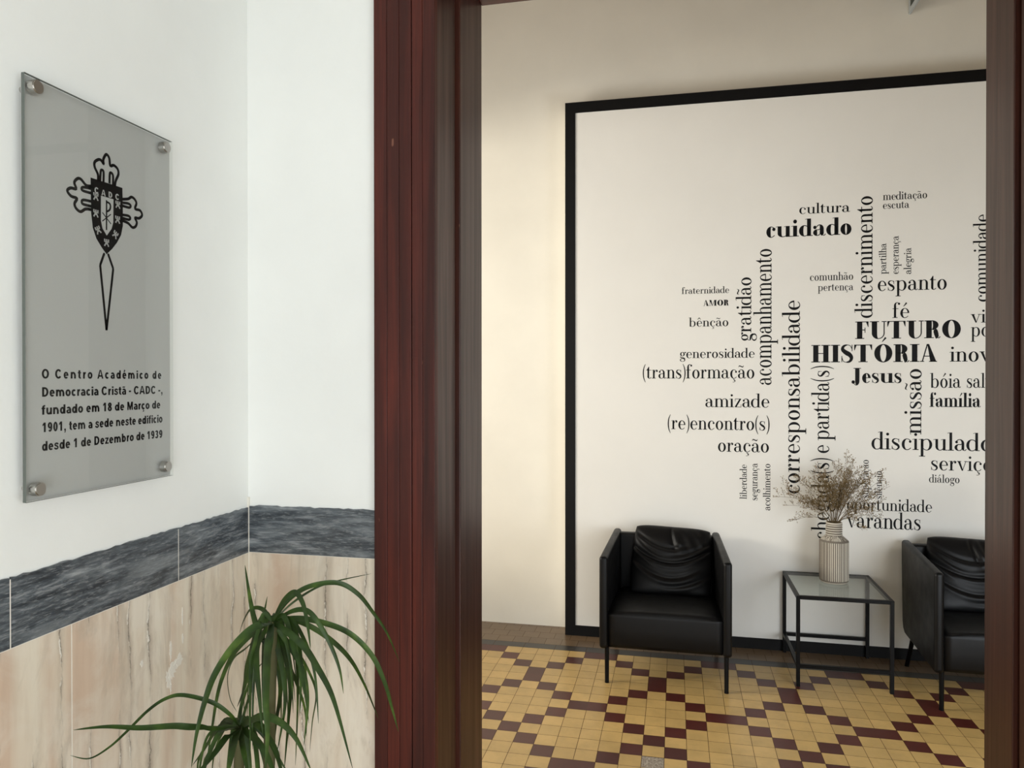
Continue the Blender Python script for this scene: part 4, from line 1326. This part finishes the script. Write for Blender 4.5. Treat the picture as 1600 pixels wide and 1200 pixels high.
def make_chair(label):
    t = thing('armchair', label, 'armchair', (0, 0, 0), 'black armchairs along the panel')
    for s in (-1, 1):
        new_obj('arm', arm_side(s), M_LEATHER, t, smooth=True)
    bm = bmesh.new(); box(bm, -0.292, 0.292, 0.605, 0.668, 0.215, 0.728, 0.016, 4)
    new_obj('backrest', bm, M_LEATHER, t, smooth=True)
    new_obj('seat', seat_bm(), M_LEATHER, t, smooth=True)
    cu = new_obj('back_cushion', cushion_bm(3), M_LEATHER, t, smooth=True)
    cu['label'] = 'wrinkled loose leather cushion'
    for (x, y0, x1, y1) in ((-0.317, 0.030, -0.317, 0.030), (0.330, 0.030, 0.330, 0.023), (-0.295, 0.57, -0.312, 0.632), (0.295, 0.57, 0.312, 0.632)):
        bm = bmesh.new()
        cyl(bm, (x, y0, 0.200), (x1, y1, 0.004), 0.0125, 0.0115, n=20)
        cyl(bm, (x1, y1, 0.004), (x1, y1, 0.0), 0.0122, 0.0122, n=20)
        new_obj('leg', bm, M_METAL, t, smooth=False)
    return t


def copy_tree(o, parent=None):
    c = o.copy()
    COL.objects.link(c)
    if parent is not None:
        c.parent = parent
    for ch in list(o.children):
        copy_tree(ch, c)
    return c


chair = make_chair('black leather armchair fully in view, standing left of the glass side table')
chair2 = copy_tree(chair)
chair2['label'] = 'black leather armchair right of the side table, cut off by the door jamb'
chair.location = (-0.057, 4.150, 0)
for ch in chair.children:
    if ch.name.startswith('back_cushion'):
        ch.location.x += 0.035
chair2.location = (1.657, 4.165, 0)

# ------------------------------------------------------------------ glass side table
TX0, TX1, TY0, TY1, TH = 0.657, 1.157, 4.345, 4.893, 0.505
B_ = 0.020
tab = thing('side_table', 'black metal side table with clear glass top between the two armchairs', 'table', ((TX0 + TX1) / 2, (TY0 + TY1) / 2, 0))
for x in (TX0, TX1 - B_):
    for y in (TY0, TY1 - B_):
        bm = bmesh.new(); box(bm, x, x + B_, y, y + B_, 0, TH, 0.0015, 1)
        new_obj('leg', bm, M_METAL, tab)
for nm, z0, z1 in (('top_rail', TH - B_, TH), ('stretcher', 0.105, 0.125)):
    for (x0, x1, y0, y1) in ((TX0 + B_, TX1 - B_, TY0, TY0 + B_), (TX0 + B_, TX1 - B_, TY1 - B_, TY1), (TX0, TX0 + B_, TY0 + B_, TY1 - B_), (TX1 - B_, TX1, TY0 + B_, TY1 - B_)):
        if nm == 'stretcher' and x0 > 1.1:
            continue
        bm = bmesh.new(); box(bm, x0, x1, y0, y1, z0, z1, 0.0015, 1)
        new_obj(nm, bm, M_METAL, tab)
M_GLS, M_GLS_E = clear_sheet('table_glass', (0.86, 0.89, 0.875), srgb(70, 92, 84))
bm = bmesh.new(); sheet(bm, 2, (TX0 + B_ - 0.004, TY0 + B_ - 0.004, TH - 0.006), (TX1 - B_ + 0.004, TY1 - B_ + 0.004, TH - 0.0005))
new_obj('glass_top', bm, [M_GLS, M_GLS_E], tab, recalc=False, label='clear glass top')

# ------------------------------------------------------------------ ribbed vase
VX, VY, VZ = 0.918, 4.690, TH - 0.0005
M_VT = plain('taupe_stoneware', srgb(116, 108, 98), 0.8)
M_VL = plain('pale_stoneware', srgb(206, 199, 184), 0.8)


def vase():
    bm = bmesh.new()
    N = 232
    rr = random.Random(8)
    col = []
    while len(col) < N:
        col += [1] * rr.choice((1, 1, 2, 2)) + [0] * rr.choice((2, 3, 3, 4))
    col = col[:N]
    R = 0.0815
    prof = [(0.0, 0.0, 0), (0.060, 0.0, 0), (0.072, 0.003, 1), (0.0790, 0.012, 1), (R, 0.020, 2), (R, 0.243, 2), (0.0800, 0.2475, 1), (0.074, 0.254, 1), (0.060, 0.266, 0), (0.050, 0.274, 0), (0.0455, 0.279, 0)]
    z = 0.279
    for k in range(5):
        prof += [(0.0425, z + 0.001, 3), (0.0462, z + 0.0035, 3), (0.0462, z + 0.0085, 4), (0.0425, z + 0.0115, 3), (0.0422, z + 0.0125, 3)]
        z += 0.0135
    prof += [(0.0445, z + 0.001, 4), (0.0460, z + 0.005, 4), (0.0440, z + 0.008, 4), (0.039, z + 0.008, 4), (0.037, z - 0.01, 3), (0.036, 0.20, 3), (0.0, 0.19, 3)]
    rings = []
    for (r, zz, kind) in prof:
        ring = []
        if r == 0.0:
            ring = [bm.verts.new((VX, VY, VZ + zz))] * N
        else:
            for i in range(N):
                k = r - (0.0014 if kind == 2 and col[i] == 1 and True else 0)
                ring.append(bm.verts.new((VX + k * math.cos(2 * PI * i / N), VY + k * math.sin(2 * PI * i / N), VZ + zz)))
        rings.append(ring)
    for j in range(len(prof) - 1):
        a, b = rings[j], rings[j + 1]
        for i in range(N):
            vs = []
            for v in (a[i], a[(i + 1) % N], b[(i + 1) % N], b[i]):
                if v not in vs:
                    vs.append(v)
            if len(vs) < 3:
                continue
            f = bm.faces.new(vs)
            k0, k1 = prof[j][2], prof[j + 1][2]
            if k0 == 2 and k1 == 2:
                f.material_index = col[i]
            elif k1 == 4:
                f.material_index = 1
            elif k1 == 3:
                f.material_index = 0
            elif k0 == 2 or (k0 == 1 and k1 == 1):
                f.material_index = 1 if j < 4 else 0
            else:
                f.material_index = 1 if k0 == 0 and k1 == 0 and j < 2 else (1 if j > 6 and rr.random() < 0.35 else 0)
    o = new_obj('vase', bm, [M_VT, M_VL])
    o['label'] = 'taupe stoneware vase with pale vertical ribs and ringed neck on the glass table'
    o['category'] = 'vase'


vase()

# ------------------------------------------------------------------ dried flowers
M_TWIG = plain('dried_twig', srgb(98, 80, 50), 0.85)
M_BUD = plain('dried_bud', srgb(132, 112, 78), 0.9)
fl = thing('dried_flower_bunch', 'loose bunch of brown dried flowers standing in the ribbed vase', 'dried flowers', (VX, VY, VZ + 0.27))


def bud(bm, p, d, L):
    s = d.orthogonal().normalized() * L * 0.26
    t = d.cross(s.normalized()) * L * 0.26
    a = bm.verts.new(p); e = bm.verts.new(p + d * L)
    mid = [bm.verts.new(p + d * L * 0.45 + q) for q in (s, t, -s, -t)]
    for i in range(4):
        f = bm.faces.new((a, mid[(i + 1) % 4], mid[i])); f.material_index = 1
        f = bm.faces.new((e, mid[i], mid[(i + 1) % 4])); f.material_index = 1


def flower_stem(tip, rr, twigs):
    bm = bmesh.new()
    a = rr.uniform(0, 2 * PI)
    base = Vector((VX + 0.022 * math.cos(a), VY + 0.022 * math.sin(a), VZ + 0.235))
    mouth = Vector((VX + 0.030 * (tip.x - VX) / 0.3, VY + 0.05 * (tip.y - VY) / 0.25, VZ + 0.352))
    mid = mouth.lerp(tip, 0.5) + Vector((rr.uniform(-.012, .012), rr.uniform(-.01, .01), 0.035 + rr.uniform(-0.01, .02)))
    path = [Vector(p) for p in smooth([tuple(base), tuple(mouth), tuple(mid), tuple(tip)], 5)]
    tube(bm, path, 0.0014, 0.0006, 3)
    n = len(path)
    for k in range(twigs):
        f = 0.50 + 0.5 * (k + rr.random()) / twigs
        i = min(n - 2, int(f * (n - 1)))
        p = path[i]
        d = (path[i + 1] - path[i]).normalized()
        side = Vector((rr.uniform(-1, 1), rr.uniform(-1, 1), rr.uniform(-0.3, 0.9)))
        d2 = (d * 0.75 + side.normalized() * 0.8).normalized()
        L = rr.uniform(0.03, 0.075) * (1.15 - 0.5 * f)
        q = p + d2 * L + Vector((0, 0, L * 0.12))
        tube(bm, [p, p.lerp(q, 0.5) + Vector((0, 0, -0.003)), q], 0.0008, 0.0005, 3)
        for s_ in range(rr.randint(5, 8)):
            g = 0.25 + 0.75 * (s_ + rr.random()) / 7
            b0 = p.lerp(q, min(1, g))
            dd = (d2 * 0.8 + Vector((rr.uniform(-1, 1), rr.uniform(-1, 1), rr.uniform(-.4, 1))).normalized() * 0.9).normalized()
            l2 = rr.uniform(0.008, 0.018)
            tube(bm, [b0, b0 + dd * l2], 0.0005, 0.0004, 3)
            bud(bm, b0 + dd * l2 * 0.85, dd, rr.uniform(0.007, 0.012))
    o = new_obj('flower_stem', bm, [M_TWIG, M_BUD], fl, recalc=False)


rr = random.Random(21)
tips = [(0.590, 4.66, 1.005), (0.620, 4.70, 1.08), (0.640, 4.64, 1.035), (0.655, 4.72, 0.945), (0.985, 4.68, 1.268), (0.955, 4.73, 1.20), (1.02, 4.66, 1.205),
        (1.215, 4.66, 1.085), (1.185, 4.71, 1.12), (1.150, 4.64, 1.165), (1.165, 4.70, 0.930), (1.13, 4.64, 1.02), (0.70, 4.70, 1.12), (0.74, 4.66, 1.10), (1.10, 4.70, 1.17)]
for k in range(46):
    th = rr.gauss(0, 0.68)
    L = rr.uniform(0.17, 0.36) * (1 - 0.06 * abs(th))
    ph = rr.uniform(-0.35, 0.35)
    tips.append((VX + 0.01 + L * math.sin(th) * 0.92, min(4.84, VY + L * ph * 0.6), 0.842 + L * math.cos(th) * 1.0))
for tp in tips:
    flower_stem(Vector(tp), rr, rr.randint(8, 12))

# ------------------------------------------------------------------ potted plant in the entrance corner
pl = thing('potted_dracaena', 'green plant with long drooping strap leaves in the corner of the entrance', 'plant', (-0.72, 1.19, 0))
M_POT = plain('terracotta_pot', srgb(150, 88, 62), 0.7)
M_SOIL = plain('potting_soil', srgb(52, 40, 30), 0.95)
M_TRUNK = plain('dracaena_cane', srgb(74, 74, 44), 0.85)
bm = bmesh.new()
N = 40
prof = [(0.0, 0.0), (0.105, 0.0), (0.150, 0.26), (0.165, 0.265), (0.168, 0.31), (0.150, 0.31), (0.142, 0.27), (0.138, 0.255), (0.0, 0.255)]
rings = [[bm.verts.new((-0.72 + r * math.cos(2 * PI * i / N), 1.19 + r * math.sin(2 * PI * i / N), z)) for i in range(N)] if r else None for r, z in prof]
bot = bm.verts.new((-0.72, 1.19, 0)); top = bm.verts.new((-0.72, 1.19, 0.255))
for a, b in zip(rings, rings[1:]):
    for i in range(N):
        if a is None:
            bm.faces.new((bot, b[(i + 1) % N], b[i]))
        elif b is None:
            bm.faces.new((a[i], a[(i + 1) % N], top))
        else:
            bm.faces.new((a[i], a[(i + 1) % N], b[(i + 1) % N], b[i]))
new_obj('pot', bm, M_POT, pl, smooth=True)
bm = bmesh.new(); cyl(bm, (-0.72, 1.19, 0.256), (-0.72, 1.19, 0.285), 0.139, 0.141, 40)
new_obj('soil', bm, M_SOIL, pl)
for (x, z, x0) in ((-0.6957, 1.272, -0.70), (-0.7604, 1.080, -0.74)):
    bm = bmesh.new()
    tube(bm, smooth([(x0, 1.19, 0.27), (x0 + 0.01, 1.195, 0.6), (x - 0.008, 1.19, z - 0.3), (x, 1.19, z)], 8), 0.013, 0.009, 12)
    new_obj('cane', bm, M_TRUNK, pl, smooth=True)


def leaf_bm(pts, w, seed):
    rr = random.Random(seed)
    P = [Vector(p) for p in smooth(pts, 7)]
    bm = bmesh.new()
    n = len(P)
    rows = []
    ref0 = Vector((rr.uniform(-.25, .25), -1, 0.75 + rr.uniform(-.3, .3)))
    for i, p in enumerate(P):
        f = i / (n - 1)
        d = (P[min(i + 1, n - 1)] - P[max(i - 1, 0)]).normalized()
        side = d.cross(ref0)
        side = side.normalized() if side.length > 1e-4 else Vector((1, 0, 0))
        nn = side.cross(d).normalized()
        if nn.y > 0:
            nn = -nn
        hw = 0.5 * w * min(1.0, 0.55 + 2.2 * f) * max(0.02, (1 - f ** 2.6)) ** 0.8
        rows.append([bm.verts.new(p - side * hw + nn * hw * 0.35), bm.verts.new(p), bm.verts.new(p + side * hw + nn * hw * 0.35)])
    for a, b in zip(rows, rows[1:]):
        for k in range(2):
            bm.faces.new((a[k], a[k + 1], b[k + 1], b[k]))
    return bm


for i, (pts, w) in enumerate(LEAVES):
    new_obj('leaf', leaf_bm(pts, w * 0.56, i), M_LEAF, pl, smooth=True, recalc=False)

# ------------------------------------------------------------------ blade sign high on the far wall
M_SIGN = plain('grey_sign_plate', srgb(176, 182, 184), 0.4)
M_SIGN_D = plain('dark_sign_print', srgb(48, 56, 50), 0.5)
sg = thing('blade_sign', 'grey blade sign sticking out from the wall above the black frame', 'sign', (1.424, FAR_Y, 3.976))
bm = bmesh.new(); box(bm, 1.418, 1.430, FAR_Y - 0.32, FAR_Y, 3.976, 4.18, 0.001, 1)
new_obj('sign_plate', bm, M_SIGN, sg)
bm = bmesh.new(); box(bm, 1.4172, 1.418, FAR_Y - 0.29, FAR_Y - 0.040, 4.006, 4.15)
new_obj('sign_print', bm, M_SIGN_D, sg, label='dark printed field of the sign')
